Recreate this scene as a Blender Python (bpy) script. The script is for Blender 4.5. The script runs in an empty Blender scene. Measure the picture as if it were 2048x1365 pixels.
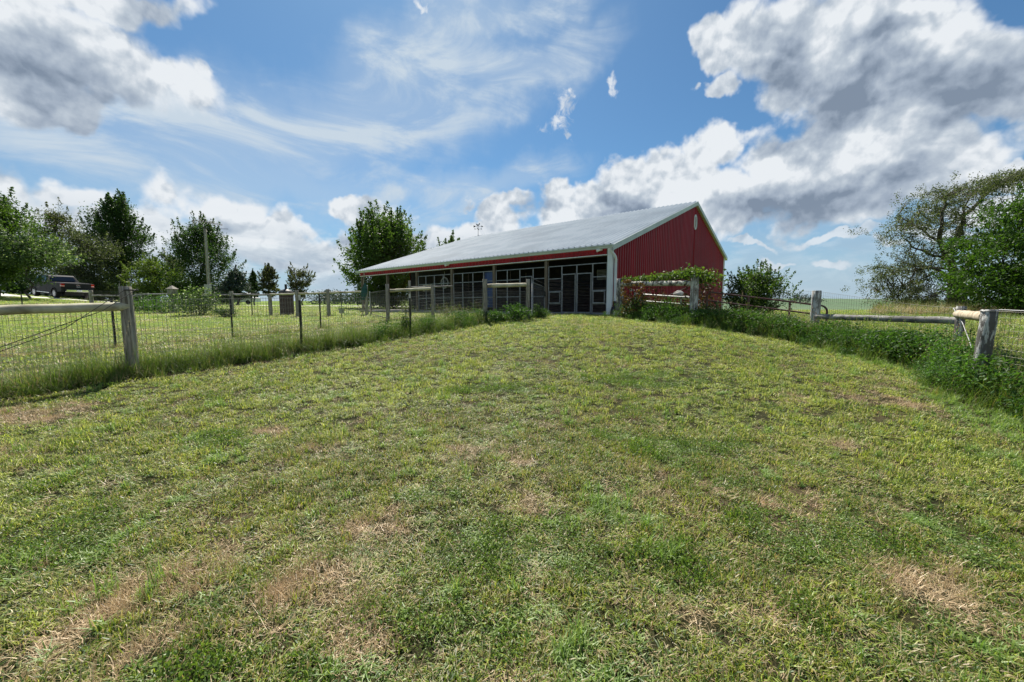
import bpy, bmesh, math, random
import numpy as np
from mathutils import Vector, Matrix
R = math.radians
rng = np.random.default_rng(7)
random.seed(7)
scene = bpy.context.scene
COL = scene.collection

# ------------------------------------------------------------------ camera
F_PX = 780.0
PITCH = math.atan(73.5/780.0)
EYE = 1.5
cam_d = bpy.data.cameras.new('camera'); cam = bpy.data.objects.new('camera', cam_d); COL.objects.link(cam)
cam_d.sensor_width = 36; cam_d.lens = F_PX/2048*36; cam_d.clip_start = 0.05; cam_d.clip_end = 6000
cam.location = (0, 0, EYE); cam.rotation_euler = (math.pi/2-PITCH, 0, 0)
scene.camera = cam

def dir_of(px, py):
    dx = (px-1024)/F_PX; dy = (682.5-py)/F_PX
    return np.array([dx, math.cos(PITCH)+dy*math.sin(PITCH), -math.sin(PITCH)+dy*math.cos(PITCH)])
def at(px, py, Y):
    "point of the place seen at pixel (px, py) of the photograph at forward distance Y (site measuring)"
    d = dir_of(px, py); d = d*Y/d[1]
    return np.array([d[0], d[1], d[2]+EYE])

# ------------------------------------------------------------------ colour management, sun, sky
scene.view_settings.view_transform = 'Standard'; scene.view_settings.look = 'None'
scene.view_settings.gamma = 1; scene.view_settings.exposure = 0.8
SUN_EL, SUN_AZ = R(55), R(-14)         # azimuth measured from +Y towards +X
sun_d = bpy.data.lights.new('sun', 'SUN'); sun_d.energy = 5.0; sun_d.angle = R(0.6); sun_d.color = (1.0, 0.94, 0.84)
sun = bpy.data.objects.new('sun', sun_d); COL.objects.link(sun)
sv = Vector((math.sin(SUN_AZ)*math.cos(SUN_EL), math.cos(SUN_AZ)*math.cos(SUN_EL), math.sin(SUN_EL)))
sun.rotation_euler = sv.to_track_quat('Z', 'Y').to_euler(); sun.location = (0, 0, 40)

class NT:
    "small helper that writes node graphs"
    def __init__(s, tree): s.t = tree; s.flat = False
    def node(s, typ, **kw):
        n = s.t.nodes.new(typ)
        for k, v in kw.items(): setattr(n, k, v)
        return n
    def put(s, sock, v):
        if isinstance(v, bpy.types.NodeSocket): s.t.links.new(v, sock)
        elif v is not None: sock.default_value = v
    def m(s, op, a, b=None, c=None, clamp=False):
        n = s.node('ShaderNodeMath', operation=op, use_clamp=clamp)
        s.put(n.inputs[0], a)
        if b is not None: s.put(n.inputs[1], b)
        if c is not None: s.put(n.inputs[2], c)
        return n.outputs[0]
    def vec(s, x, y, z):
        n = s.node('ShaderNodeCombineXYZ'); s.put(n.inputs[0], x); s.put(n.inputs[1], y); s.put(n.inputs[2], z); return n.outputs[0]
    def noise(s, v, scale, detail=4, rough=.5, dist=0, w=None):
        n = s.node('ShaderNodeTexNoise')
        if s.flat: n.noise_dimensions = '2D'
        if v is not None: s.put(n.inputs['Vector'], v)
        n.inputs['Scale'].default_value = scale; n.inputs['Detail'].default_value = detail
        n.inputs['Roughness'].default_value = rough; n.inputs['Distortion'].default_value = dist
        return n.outputs['Fac']
    def voro(s, v, scale, feature='SMOOTH_F1', rnd=1):
        n = s.node('ShaderNodeTexVoronoi', feature=feature)
        if s.flat: n.voronoi_dimensions = '2D'
        s.put(n.inputs['Vector'], v)
        n.inputs['Scale'].default_value = scale; n.inputs['Randomness'].default_value = rnd
        return n.outputs['Distance']
    def ss(s, v, lo, hi, a=0.0, b=1.0):
        n = s.node('ShaderNodeMapRange', interpolation_type='SMOOTHSTEP')
        s.put(n.inputs[0], v); s.put(n.inputs[1], lo); s.put(n.inputs[2], hi); s.put(n.inputs[3], a); s.put(n.inputs[4], b)
        return n.outputs[0]
    def lin(s, v, lo, hi, a=0.0, b=1.0):
        n = s.node('ShaderNodeMapRange'); s.put(n.inputs[0], v); s.put(n.inputs[1], lo); s.put(n.inputs[2], hi); s.put(n.inputs[3], a); s.put(n.inputs[4], b)
        return n.outputs[0]
    def mix(s, f, a, b, blend='MIX'):
        n = s.node('ShaderNodeMix', data_type='RGBA', blend_type=blend)
        s.put(n.inputs[0], f)
        for sock, v in ((n.inputs[6], a), (n.inputs[7], b)):
            if isinstance(v, tuple) and len(v) == 3: v = v+(1,)
            s.put(sock, v)
        return n.outputs[2]
    def mapping(s, v, scale=(1,1,1), rot=(0,0,0), loc=(0,0,0)):
        n = s.node('ShaderNodeMapping'); s.put(n.inputs[0], v)
        n.inputs['Scale'].default_value = scale; n.inputs['Rotation'].default_value = rot; n.inputs['Location'].default_value = loc
        return n.outputs[0]

world = bpy.data.worlds.new("World"); scene.world = world; world.use_nodes = True
SKYK = (.33, .50, .58)
def build_sky():
    nt = world.node_tree; nt.nodes.clear(); N = NT(nt); N.flat = True
    sky = N.node('ShaderNodeTexSky', sky_type='NISHITA'); sky.sun_disc = False
    sky.sun_elevation = SUN_EL; sky.sun_rotation = SUN_AZ
    sky.air_density = 1.0; sky.dust_density = 0.6; sky.ozone_density = 2.0; sky.altitude = 200
    tc = N.node('ShaderNodeTexCoord')
    sep = N.node('ShaderNodeSeparateXYZ'); nt.links.new(tc.outputs['Generated'], sep.inputs[0])
    x, y, z = sep.outputs
    az = N.m('ARCTAN2', x, y); el = N.m('ARCSINE', z)
    P = N.vec(az, el, 0.0)
    def ae(px, py):
        d = dir_of(px, py); d /= np.linalg.norm(d)
        return np.array([math.atan2(d[0], d[1]), math.asin(d[2])])
    # slowly wavy coordinates so that ellipse masks get irregular outlines
    wx = N.m('MULTIPLY_ADD', N.noise(P, 5.5, 5, .55), .16, -.08)
    wy = N.m('MULTIPLY_ADD', N.noise(N.mapping(P, loc=(7.3, 2.1, 0)), 5.5, 5, .55), .16, -.08)
    azw = N.m('ADD', az, wx); elw = N.m('ADD', el, wy)
    def ell(px, py, rx, ry, rot=0, a_=azw, e_=elw):
        c = ae(px, py); cr, sr = math.cos(R(rot)), math.sin(R(rot))
        ax = ae(px+rx*cr, py-rx*sr)-c; bx = ae(px-ry*sr, py-ry*cr)-c
        Mi = np.linalg.inv(np.array([ax, bx]).T)
        da = N.m('SUBTRACT', a_, float(c[0])); de = N.m('SUBTRACT', e_, float(c[1]))
        u = N.m('MULTIPLY_ADD', da, float(Mi[0,0]), N.m('MULTIPLY', de, float(Mi[0,1])))
        v = N.m('MULTIPLY_ADD', da, float(Mi[1,0]), N.m('MULTIPLY', de, float(Mi[1,1])))
        r2 = N.m('ADD', N.m('MULTIPLY', u, u), N.m('MULTIPLY', v, v))
        return N.m('SUBTRACT', 1.0, N.m('SQRT', r2))       # 1 centre, 0 at rim, negative outside
    def smax(lst, k=.18):
        r = lst[0]
        for q in lst[1:]: r = N.m('SMOOTH_MAX', r, q, k)
        return r
    def px_bands():
        cum = [ell(30, 50, 330, 130, -22), ell(20, 150, 330, 90, -4), ell(230, 130, 230, 90, -28), ell(350, 175, 150, 50, -22), ell(120, 200, 260, 40, -4), ell(250, 20, 170, 50, -10), ell(430, 185, 34, 20, -40),
           ell(30, 365, 120, 60, -28), ell(150, 385, 75, 38, 5), ell(60, 440, 160, 60, 0), ell(340, 395, 88, 50, -10), ell(270, 450, 150, 60, 0), ell(470, 425, 80, 50, -18), ell(420, 490, 200, 60, 0),
           ell(560, 470, 70, 48, -25), ell(690, 425, 40, 34, 0), ell(750, 445, 80, 34, -18), ell(650, 500, 220, 55, 0), ell(830, 470, 60, 40, -15), ell(860, 520, 260, 50, 0),
           ell(990, 415, 60, 36, 10), ell(960, 470, 110, 50, 0), ell(1100, 400, 60, 46, 10), ell(1180, 390, 70, 46, 10), ell(1270, 365, 70, 56, 10), ell(1380, 330, 90, 62, 15), ell(1200, 450, 260, 80, 0), ell(1420, 410, 200, 90, 0),
           ell(1450, 270, 60, 60, 0), ell(1440, 90, 46, 66, 0), ell(1425, 175, 40, 34, 0), ell(1560, 120, 170, 120, 0), ell(1720, 70, 300, 130, 0), ell(1760, 190, 260, 130, 0), ell(1900, 130, 300, 170, -5), ell(1990, 180, 220, 120, 0),
           ell(1640, 310, 190, 80, -5), ell(1800, 290, 270, 120, 8), ell(1650, 390, 270, 74, 4), ell(1850, 340, 200, 60, 12), ell(2060, 330, 70, 34, 0), ell(1950, 400, 130, 30, 10)]
        small = [ell(1640, 478, 170, 15, 3), ell(1745, 503, 36, 17, 0), ell(1650, 528, 54, 10, 0), ell(1545, 526, 40, 9, 0), ell(1850, 470, 90, 16, 10), ell(1500, 500, 60, 10, 0)]
        return cum, small
    cum, small = px_bands()
    M = smax(cum, .12)
    back = N.m('SUBTRACT', N.noise(P, 1.9, 3, .5), N.ss(y, -.1, .3, .50, 1.4))
    M = N.m('MAXIMUM', M, N.m('MULTIPLY', back, 3.0))
    # gently swirled coordinates give the puffs their cauliflower edges
    nz = N.node('ShaderNodeTexNoise'); nz.noise_dimensions = '2D'; N.put(nz.inputs['Vector'], P); nz.inputs['Scale'].default_value = 26; nz.inputs['Detail'].default_value = 3
    sc_ = N.node('ShaderNodeVectorMath', operation='SCALE'); N.t.links.new(nz.outputs['Color'], sc_.inputs[0]); sc_.inputs['Scale'].default_value = .022
    Pd = N.node('ShaderNodeVectorMath', operation='ADD'); N.put(Pd.inputs[0], P); N.t.links.new(sc_.outputs[0], Pd.inputs[1]); Q = Pd.outputs[0]
    def puffs(shift):
        Qs = Q if shift is None else N.mapping(Q, loc=shift)
        b = N.voro(N.mapping(Qs, scale=(1, 1.15, 1)), 12.0, 'F1'); c = N.voro(N.mapping(Qs, scale=(1, 1.1, 1), loc=(1, 2, 0)), 29.0, 'F1'); e = N.voro(N.mapping(Qs, loc=(4, 2, 0)), 64.0, 'F1')
        return N.m('MULTIPLY_ADD', e, -.16, N.m('MULTIPLY_ADD', c, -.36, N.m('MULTIPLY_ADD', b, -.70, .56)))
    low_n = N.noise(P, 6.0, 9, .58, .1)
    pf = puffs(None)
    D0 = N.m('ADD', N.m('MULTIPLY_ADD', low_n, 1.7, -.85), pf)
    D = N.m('MULTIPLY_ADD', D0, .50, M)
    Dsm = N.m('MULTIPLY_ADD', D0, .55, N.m('MULTIPLY', smax(small, .1), .8))
    wis = [ell(1105, 222, 12, 42, -18), ell(1090, 252, 30, 13, 8), ell(1120, 270, 20, 9, -45), ell(1118, 185, 7, 12, 0), ell(1211, 168, 9, 22, -8), ell(1375, 158, 8, 22, -35),
           ell(860, 12, 10, 20, 30), ell(925, 398, 22, 12, 20), ell(1990, 20, 60, 24, -20), ell(1960, 8, 60, 20, 0)]
    W = N.m('MULTIPLY_ADD', N.noise(P, 38.0, 6, .65, .6), 2.2, N.m('MULTIPLY_ADD', smax(wis, .06), .9, -1.05))
    soft = N.ss(az, -.75, -.35, .55, .32)                      # the high left cloud is softer edged
    alpha = N.m('MAXIMUM', N.ss(D, -.04, soft), N.ss(W, -.1, .9, 0, .85))
    alpha = N.m('MAXIMUM', alpha, N.ss(Dsm, .0, .35, 0, .75))
    lowb = N.noise(N.mapping(P, loc=(-.01, .05, 0)), 6.0, 9, .58, .1)
    relief = N.m('ADD', N.m('MULTIPLY', N.m('SUBTRACT', low_n, lowb), 1.0), N.m('MULTIPLY', N.m('SUBTRACT', pf, puffs((-.003, .012, 0))), .42))
    dark2 = ell(50, 130, 240, 90, -14)
    dark3 = ell(1800, 150, 400, 150, 5)
    dark = smax([ell(1900, 165, 330, 75, 8), ell(1720, 215, 230, 60, 18), ell(1570, 170, 90, 60, 0), ell(1740, 390, 270, 55, 8), ell(1560, 430, 130, 34, 0), ell(1290, 430, 60, 34, 0), ell(1215, 400, 30, 24, 0), ell(1060, 440, 50, 22, 0), ell(470, 462, 80, 20, 0), ell(740, 470, 60, 18, 0), ell(1800, 60, 120, 26, 10)], .25)
    rim = N.ss(D, .02, .34, .12, 0)
    B = N.m('ADD', N.m('MULTIPLY_ADD', relief, 1.45, .88), rim)
    B = N.m('SUBTRACT', B, N.m('ADD', N.ss(dark, -.45, .75, 0, .40), N.m('ADD', N.ss(dark2, -.5, .8, 0, .24), N.ss(dark3, -.5, .6, 0, .13))))
    B = N.m('ADD', B, N.m('MULTIPLY_ADD', N.noise(N.mapping(P, loc=(5, 5, 0)), 4, 7, .6), .55, -.27))
    B = N.m('MINIMUM', N.m('MAXIMUM', B, .25), 1.0)
    ramp = N.node('ShaderNodeValToRGB'); N.put(ramp.inputs[0], B)
    cr = ramp.color_ramp; cr.elements[0].position = .25; cr.elements[0].color = (.22, .28, .37, 1)
    cr.elements[1].position = 1.0; cr.elements[1].color = (.82, .86, .90, 1)
    e = cr.elements.new(.5); e.color = (.36, .43, .53, 1)
    e = cr.elements.new(.75); e.color = (.52, .59, .67, 1)
    K = 10.0/(2**scene.view_settings.exposure)
    cl = N.mix(1.0, ramp.outputs[0], (K, K, K), 'MULTIPLY')
    # thin high veils drawn out in streaks
    Pv = N.mapping(P, rot=(0, 0, R(28)), scale=(1.0, 3.2, 1))
    v1 = N.noise(Pv, 3.2, 9, .60, .45)
    vm = smax([ell(420, 270, 380, 90, -10), ell(640, 260, 420, 120, 18), ell(850, 110, 260, 100, 42), ell(480, 350, 420, 70, -8), ell(930, 370, 200, 40, 12), ell(1000, 40, 180, 50, 20), ell(1060, 150, 160, 60, 30)], .3)
    va = N.m('MULTIPLY', N.ss(v1, .40, .70), N.ss(vm, -.55, .5, 0, .78))
    va = N.m('ADD', va, N.ss(vm, -.5, .8, 0, .40))
    low = N.ss(el, .0, .30, .66, 0)
    blue = N.mix(1.0, sky.outputs[0], SKYK, 'MULTIPLY')
    blue = N.mix(N.m('MULTIPLY', va, 1.0, clamp=True), blue, (.58*K, .68*K, .78*K))
    hz = N.mix(low, blue, (.42*K, .56*K, .70*K))
    fin = N.mix(alpha, hz, cl)
    # layered far cloud banks low over the horizon
    lay = N.noise(N.mapping(P, scale=(1, 3.2, 1), loc=(2, 0, 0)), 6.5, 7, .6, .3)
    la = N.m('MULTIPLY', N.ss(lay, .36, .56), N.m('MULTIPLY', N.ss(el, .20, .10), N.m('MULTIPLY', N.ss(az, .45, -.2, .35, 1), N.ss(y, -.1, .2, .4, 1))))
    lb = N.ss(N.noise(N.mapping(P, scale=(1, 3.0, 1), loc=(2, .05, 0)), 6.5, 7, .6, .3), .35, .65)
    fin = N.mix(N.m('MULTIPLY', la, .8), fin, N.mix(lb, (.80*K, .86*K, .90*K), (.44*K, .53*K, .63*K)))
    lowc = N.ss(el, -.02, .15, .55, 0)
    fin = N.mix(lowc, fin, (.46*K, .58*K, .70*K))
    bg = N.node('ShaderNodeBackground'); N.put(bg.inputs[0], fin); bg.inputs[1].default_value = 0.1
    out = N.node('ShaderNodeOutputWorld'); nt.links.new(bg.outputs[0], out.inputs[0])
    world.cycles.sampling_method = 'MANUAL'; world.cycles.sample_map_resolution = 256
build_sky()
scene.cycles.max_bounces = 6; scene.cycles.diffuse_bounces = 3; scene.cycles.glossy_bounces = 3
scene.cycles.transmission_bounces = 4; scene.cycles.transparent_max_bounces = 8
scene.cycles.use_denoising = True
scene.render.film_transparent = False

# ------------------------------------------------------------------ mesh helpers
def setp(o, label=None, cat=None, group=None, kind=None):
    if label: o['label'] = label
    if cat: o['category'] = cat
    if group: o['group'] = group
    if kind: o['kind'] = kind
    return o
class MB:
    def __init__(s): s.v = []; s.f = []; s.sm = []
    def add(s, vs, fs, smooth=False):
        b = len(s.v); s.v.extend([tuple(map(float, p)) for p in vs])
        for f in fs: s.f.append(tuple(b+i for i in f)); s.sm.append(smooth)
    def box(s, c, size, M=None):
        x, y, z = size[0]/2, size[1]/2, size[2]/2
        vs = [Vector((sx*x, sy*y, sz*z)) for sz in (-1, 1) for sy in (-1, 1) for sx in (-1, 1)]
        if M is not None: vs = [M @ v for v in vs]
        vs = [v+Vector(c) for v in vs]
        s.add(vs, [(0,2,3,1), (4,5,7,6), (0,1,5,4), (2,6,7,3), (0,4,6,2), (1,3,7,5)])
    def bar(s, a, b, w, h, up=(0, 0, 1)):
        "rectangular bar from a to b"
        a = Vector(a); b = Vector(b); d = (b-a); L = d.length; d.normalize(); u = Vector(up)
        sx = d.cross(u)
        if sx.length < 1e-4: sx = Vector((1, 0, 0))
        sx.normalize(); uu = sx.cross(d)
        vs = []
        for p in (a, b):
            for i, j in ((-1,-1), (1,-1), (1,1), (-1,1)): vs.append(p+sx*(i*w/2)+uu*(j*h/2))
        s.add(vs, [(0,1,2,3), (7,6,5,4), (0,4,5,1), (1,5,6,2), (2,6,7,3), (3,7,4,0)])
    def tube(s, pts, rad, n=8, caps=True, smooth=True):
        pts = [Vector(p) for p in pts]
        if not hasattr(rad, '__len__'): rad = [rad]*len(pts)
        vs = []; prev = None
        for i, p in enumerate(pts):
            d = (pts[min(i+1, len(pts)-1)]-pts[max(i-1, 0)])
            if d.length < 1e-9: d = Vector((0, 0, 1))
            d.normalize()
            if prev is None: a = d.orthogonal().normalized()
            else:
                a = prev-d*prev.dot(d)
                a = a.normalized() if a.length > 1e-6 else d.orthogonal().normalized()
            prev = a; b = d.cross(a)
            for k in range(n):
                t = 2*math.pi*k/n; vs.append(p+(a*math.cos(t)+b*math.sin(t))*rad[i])
        fs = []
        for i in range(len(pts)-1):
            for k in range(n): fs.append((i*n+k, i*n+(k+1) % n, (i+1)*n+(k+1) % n, (i+1)*n+k))
        s.add(vs, fs, smooth)
        if caps:
            b0 = vs[:n]; b1 = vs[-n:]
            s.add(b0, [tuple(range(n))[::-1]]); s.add(b1, [tuple(range(n))])
    def prism(s, poly, a, b):
        "polygon given by function-free points; extruded by vector b-a"
        d = Vector(b)-Vector(a); n = len(poly)
        vs = [Vector(p) for p in poly]+[Vector(p)+d for p in poly]
        s.add(vs, [tuple(range(n))[::-1], tuple(range(n, 2*n))]+[(i, (i+1) % n, n+(i+1) % n, n+i) for i in range(n)])
    def build(s, name, mt, parent=None, bevel=0):
        me = bpy.data.meshes.new(name); me.from_pydata(s.v, [], s.f); me.update()
        me.polygons.foreach_set('use_smooth', s.sm)
        o = bpy.data.objects.new(name, me); COL.objects.link(o)
        if mt: me.materials.append(mt)
        if parent: o.parent = parent; o.matrix_parent_inverse = parent.matrix_basis.inverted()
        if bevel:
            md = o.modifiers.new('bevel', 'BEVEL'); md.width = bevel; md.segments = 2; md.limit_method = 'ANGLE'
        return o
def np_mesh(name, V, F, mt, parent=None, smooth=False, link=True):
    V = np.asarray(V, dtype=np.float32); F = np.asarray(F, dtype=np.int32)
    me = bpy.data.meshes.new(name); k = F.shape[1]
    me.vertices.add(len(V)); me.vertices.foreach_set('co', V.ravel())
    me.loops.add(F.size); me.loops.foreach_set('vertex_index', F.ravel())
    me.polygons.add(len(F)); me.polygons.foreach_set('loop_start', np.arange(0, F.size, k, dtype=np.int32))
    me.polygons.foreach_set('loop_total', np.full(len(F), k, dtype=np.int32))
    me.update(calc_edges=True)
    if smooth: me.polygons.foreach_set('use_smooth', np.ones(len(F), bool))
    if mt: me.materials.append(mt)
    o = bpy.data.objects.new(name, me)
    if link: COL.objects.link(o)
    if parent: o.parent = parent; o.matrix_parent_inverse = parent.matrix_basis.inverted()
    return o
def empty(name, loc, label=None, cat=None, group=None, rz=0):
    o = bpy.data.objects.new(name, None); COL.objects.link(o); o.location = tuple(map(float, loc)); o.rotation_euler = (0, 0, rz)
    o.empty_display_size = .2
    return setp(o, label, cat, group)

# ------------------------------------------------------------------ materials
def new_mat(name):
    m = bpy.data.materials.new(name); m.use_nodes = True; m.node_tree.nodes.clear(); return m, NT(m.node_tree)
def bsdf(N, col, rough=.6, metal=0, spec=.5, bump=None, bstr=.3, bdist=.01, **kw):
    p = N.node('ShaderNodeBsdfPrincipled')
    if isinstance(col, tuple): col = col+(1,) if len(col) == 3 else col
    N.put(p.inputs['Base Color'], col); N.put(p.inputs['Roughness'], rough); N.put(p.inputs['Metallic'], metal)
    p.inputs['Specular IOR Level'].default_value = spec
    for k, v in kw.items(): N.put(p.inputs[k.replace('_', ' ')], v)
    if bump is not None:
        b = N.node('ShaderNodeBump'); b.inputs['Strength'].default_value = bstr; b.inputs['Distance'].default_value = bdist
        N.put(b.inputs['Height'], bump); N.t.links.new(b.outputs[0], p.inputs['Normal'])
    o = N.node('ShaderNodeOutputMaterial'); N.t.links.new(p.outputs[0], o.inputs[0])
    return p
def nmat(name, c1, c2, scale=5, stretch=(1, 1, 1), rough=.6, metal=0, spec=.4, bstr=.3, bdist=.01, c3=None, lo=.35, hi=.65, scale3=2, coord='Object', detail=6):
    m, N = new_mat(name)
    tc = N.node('ShaderNodeTexCoord'); v = N.mapping(tc.outputs[coord], scale=stretch)
    n = N.noise(v, scale, detail, .6)
    col = N.mix(N.ss(n, lo, hi), c1, c2)
    if c3: col = N.mix(N.ss(N.noise(N.mapping(v, loc=(3, 5, 1)), scale3, 5, .6), .5, .68), col, c3)
    bsdf(N, col, rough, metal, spec, bump=n, bstr=bstr, bdist=bdist)
    return m
M_post = nmat('weathered_grey_wood', (.17, .15, .12), (.36, .33, .28), 6, (7, 7, .45), .85, bstr=.9, bdist=.012, c3=(.08, .07, .055), scale3=7)
M_rail = nmat('pale_round_rail_wood', (.36, .33, .23), (.50, .47, .35), 5, (1, 1, 1), .8, bstr=.4, bdist=.006, c3=(.22, .19, .13), scale3=2.2)
M_greyrail = nmat('grey_split_rail_wood', (.10, .095, .09), (.26, .25, .23), 5, (1, 1, 1), .9, bstr=.7, bdist=.01, c3=(.38, .37, .35), scale3=4)
M_tanrail = nmat('tan_bare_wood', (.36, .29, .20), (.52, .45, .33), 6, (1, 1, 1), .85, bstr=.5, bdist=.008, c3=(.20, .15, .09), scale3=9)
M_oldrail = nmat('weathered_pale_rail_wood', (.08, .07, .06), (.52, .50, .45), 7, (1, 1, 1), .9, bstr=.7, lo=.40, hi=.56)
def paint_wood(name, wood, paint, s, lo, hi):
    m, N = new_mat(name); tc = N.node('ShaderNodeTexCoord'); v = N.mapping(tc.outputs['Object'], scale=(3.2, 3.2, .8))
    n = N.noise(v, s, 8, .72, .4); w = N.noise(N.mapping(tc.outputs['Object'], scale=(9, 9, .6)), 6, 5, .6)
    f = N.ss(n, lo, hi); wc = N.mix(w, wood, tuple(k*2.2 for k in wood)); bsdf(N, N.mix(f, wc, paint), .85, bump=N.m('ADD', f, w), bstr=.6, bdist=.008)
    return m
M_peel = paint_wood('peeling_white_paint_on_wood', (.06, .055, .05), (.50, .50, .48), 6.0, .49, .58)
M_peel2 = paint_wood('worn_white_paint_on_wood', (.12, .11, .10), (.52, .52, .50), 4.5, .45, .56)
M_wire = nmat('galvanised_wire', (.10, .10, .09), (.22, .21, .19), 3, rough=.5, metal=.7)
M_fencewire = nmat('dull_galvanised_wire', (.16, .16, .15), (.30, .30, .28), 3, rough=.45, metal=.5)
M_wirebright = nmat('bright_galvanised_wire', (.30, .30, .30), (.42, .42, .42), 3, rough=.45, metal=.6)
M_tpost = nmat('dark_painted_steel_post', (.012, .014, .012), (.03, .032, .028), 9, rough=.6)
M_tposttop = nmat('pale_steel_post_tip', (.45, .44, .40), (.55, .54, .50), 9, rough=.6)
M_rust = nmat('red_brown_gate_paint', (.06, .024, .02), (.11, .045, .038), 12, rough=.45, c3=(.09, .07, .06), scale3=6)
M_galvgate = nmat('galvanised_gate_tube', (.30, .30, .29), (.42, .42, .41), 8, rough=.45, metal=.5)
M_red = nmat('red_painted_steel_siding', (.20, .003, .008), (.30, .004, .012), 2.2, (3, 3, .12), .5, spec=.25, bstr=.03, c3=(.19, .012, .014), scale3=.9)
M_roof = nmat('pale_painted_steel_roofing', (.27, .325, .38), (.33, .385, .44), .8, (1, 1, .3), .6, metal=.0, spec=.15, bstr=.02, c3=(.25, .30, .35), scale3=.35)
M_trim = nmat('pale_grey_steel_trim', (.42, .47, .47), (.50, .55, .55), 2, rough=.45, bstr=.05)
M_whitetrim = nmat('white_painted_steel_trim', (.60, .64, .67), (.70, .73, .75), 2, rough=.45, bstr=.05)
M_barnpost = nmat('brown_square_post_wood', (.10, .075, .055), (.19, .15, .12), 5, (4, 4, .3), .85, bstr=.5)
M_panel = nmat('galvanised_kennel_frame', (.16, .165, .18), (.25, .255, .27), 6, rough=.4, metal=.4, bstr=.05)
M_kmesh = nmat('dark_kennel_wire', (.05, .05, .06), (.09, .09, .10), 6, rough=.5, metal=.5)
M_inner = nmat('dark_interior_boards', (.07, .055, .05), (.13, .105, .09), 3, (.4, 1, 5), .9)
M_concrete = nmat('grey_concrete', (.28, .27, .25), (.38, .37, .34), 3, rough=.9, bstr=.4)
M_black = nmat('black_plastic', (.012, .012, .013), (.022, .022, .024), 8, rough=.5)
M_white = nmat('white_plastic', (.72, .72, .70), (.8, .8, .78), 4, rough=.5, bstr=.02)
M_grey = nmat('grey_plastic', (.28, .28, .28), (.36, .36, .36), 4, rough=.5, bstr=.02)
M_blue = nmat('blue_plastic_sheet', (.015, .035, .13), (.025, .06, .20), 3, rough=.4, bstr=.3, bdist=.03)
M_gravel = nmat('pale_crushed_limestone', (.42, .40, .37), (.62, .60, .56), 5, rough=.95, bstr=.6, bdist=.03, coord='Generated')
M_glassdark = nmat('dark_tinted_glass', (.006, .007, .009), (.01, .011, .014), 1, rough=.06, spec=.8, bstr=0)
M_truck = nmat('dark_grey_car_paint', (.014, .016, .018), (.020, .022, .025), 2, rough=.55, metal=.0, spec=.12, bstr=0)
M_chrome = nmat('bright_chrome', (.62, .62, .62), (.7, .7, .7), 2, rough=.18, metal=.9, bstr=0)
M_tyre = nmat('black_rubber', (.018, .018, .018), (.03, .029, .028), 8, rough=.85)
M_alloy = nmat('silver_alloy', (.42, .42, .43), (.5, .5, .51), 3, rough=.3, metal=.7, bstr=0)
M_tail = nmat('red_tail_lamp_glass', (.35, .01, .01), (.5, .02, .015), 3, rough=.2, bstr=0)
M_bark = nmat('grey_brown_bark', (.045, .037, .03), (.12, .10, .08), 6, (2, 2, .5), .95, bstr=.8, bdist=.03)
M_brick = None
def brick_mat():
    m, N = new_mat('dark_purple_brick'); tc = N.node('ShaderNodeTexCoord')
    b = N.node('ShaderNodeTexBrick'); N.t.links.new(N.mapping(tc.outputs['Object'], scale=(4, 4, 4)), b.inputs[0])
    b.inputs['Color1'].default_value = (.055, .03, .035, 1); b.inputs['Color2'].default_value = (.09, .05, .05, 1); b.inputs['Mortar'].default_value = (.02, .018, .018, 1)
    bsdf(N, b.outputs[0], .9); return m
M_brick = brick_mat()

def leaf_mat(name, c1, c2, c3=None, trans=.45, rough=.55, patch=1.5, spec=.35):
    m, N = new_mat(name); geo = N.node('ShaderNodeNewGeometry')
    rnd = geo.outputs['Random Per Island']
    n = N.noise(geo.outputs['Position'], patch, 3, .5)
    f = N.m('ADD', N.m('MULTIPLY', rnd, .55), N.m('MULTIPLY_ADD', n, 1.4, -.5), clamp=True)
    col = N.mix(f, c1, c2)
    if c3: col = N.mix(N.ss(rnd, .86, .9), col, c3)
    p = N.node('ShaderNodeBsdfPrincipled'); N.put(p.inputs['Base Color'], col); p.inputs['Roughness'].default_value = rough
    p.inputs['Specular IOR Level'].default_value = spec
    t = N.node('ShaderNodeBsdfTranslucent')
    N.put(t.inputs[0], N.mix(1.0, col, (1.25, 1.35, .55), 'MULTIPLY'))
    mx = N.node('ShaderNodeMixShader'); mx.inputs[0].default_value = trans
    N.t.links.new(p.outputs[0], mx.inputs[1]); N.t.links.new(t.outputs[0], mx.inputs[2])
    o = N.node('ShaderNodeOutputMaterial'); N.t.links.new(mx.outputs[0], o.inputs[0]); return m
L_maple = leaf_mat('maple_leaves', (.030, .070, .012), (.10, .165, .030))
L_dark = leaf_mat('dark_green_leaves', (.018, .046, .012), (.058, .108, .024))
L_deep = leaf_mat('deep_green_leaves', (.024, .064, .010), (.075, .145, .020))
L_silver = leaf_mat('grey_green_leaves', (.040, .056, .026), (.10, .12, .06), c3=(.16, .18, .12))
L_brownish = leaf_mat('olive_brown_leaves', (.050, .060, .028), (.115, .125, .055))
L_light = leaf_mat('light_green_leaves', (.07, .12, .025), (.15, .20, .05))
L_bluegreen = leaf_mat('blue_green_needles', (.025, .045, .035), (.055, .085, .065), trans=.2)
L_pale = leaf_mat('pale_backed_leaves', (.035, .075, .025), (.10, .15, .06), c3=(.30, .36, .24))
L_weed = leaf_mat('weed_leaves', (.030, .080, .014), (.085, .17, .035), patch=4)
L_rag = leaf_mat('feathery_bright_weed_leaves', (.055, .13, .022), (.12, .24, .05), patch=4)
L_vine = leaf_mat('green_vine_leaves', (.045, .09, .018), (.13, .185, .04), patch=3)
L_vinered = leaf_mat('reddening_vine_leaves', (.045, .018, .012), (.12, .075, .025), patch=4)

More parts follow.
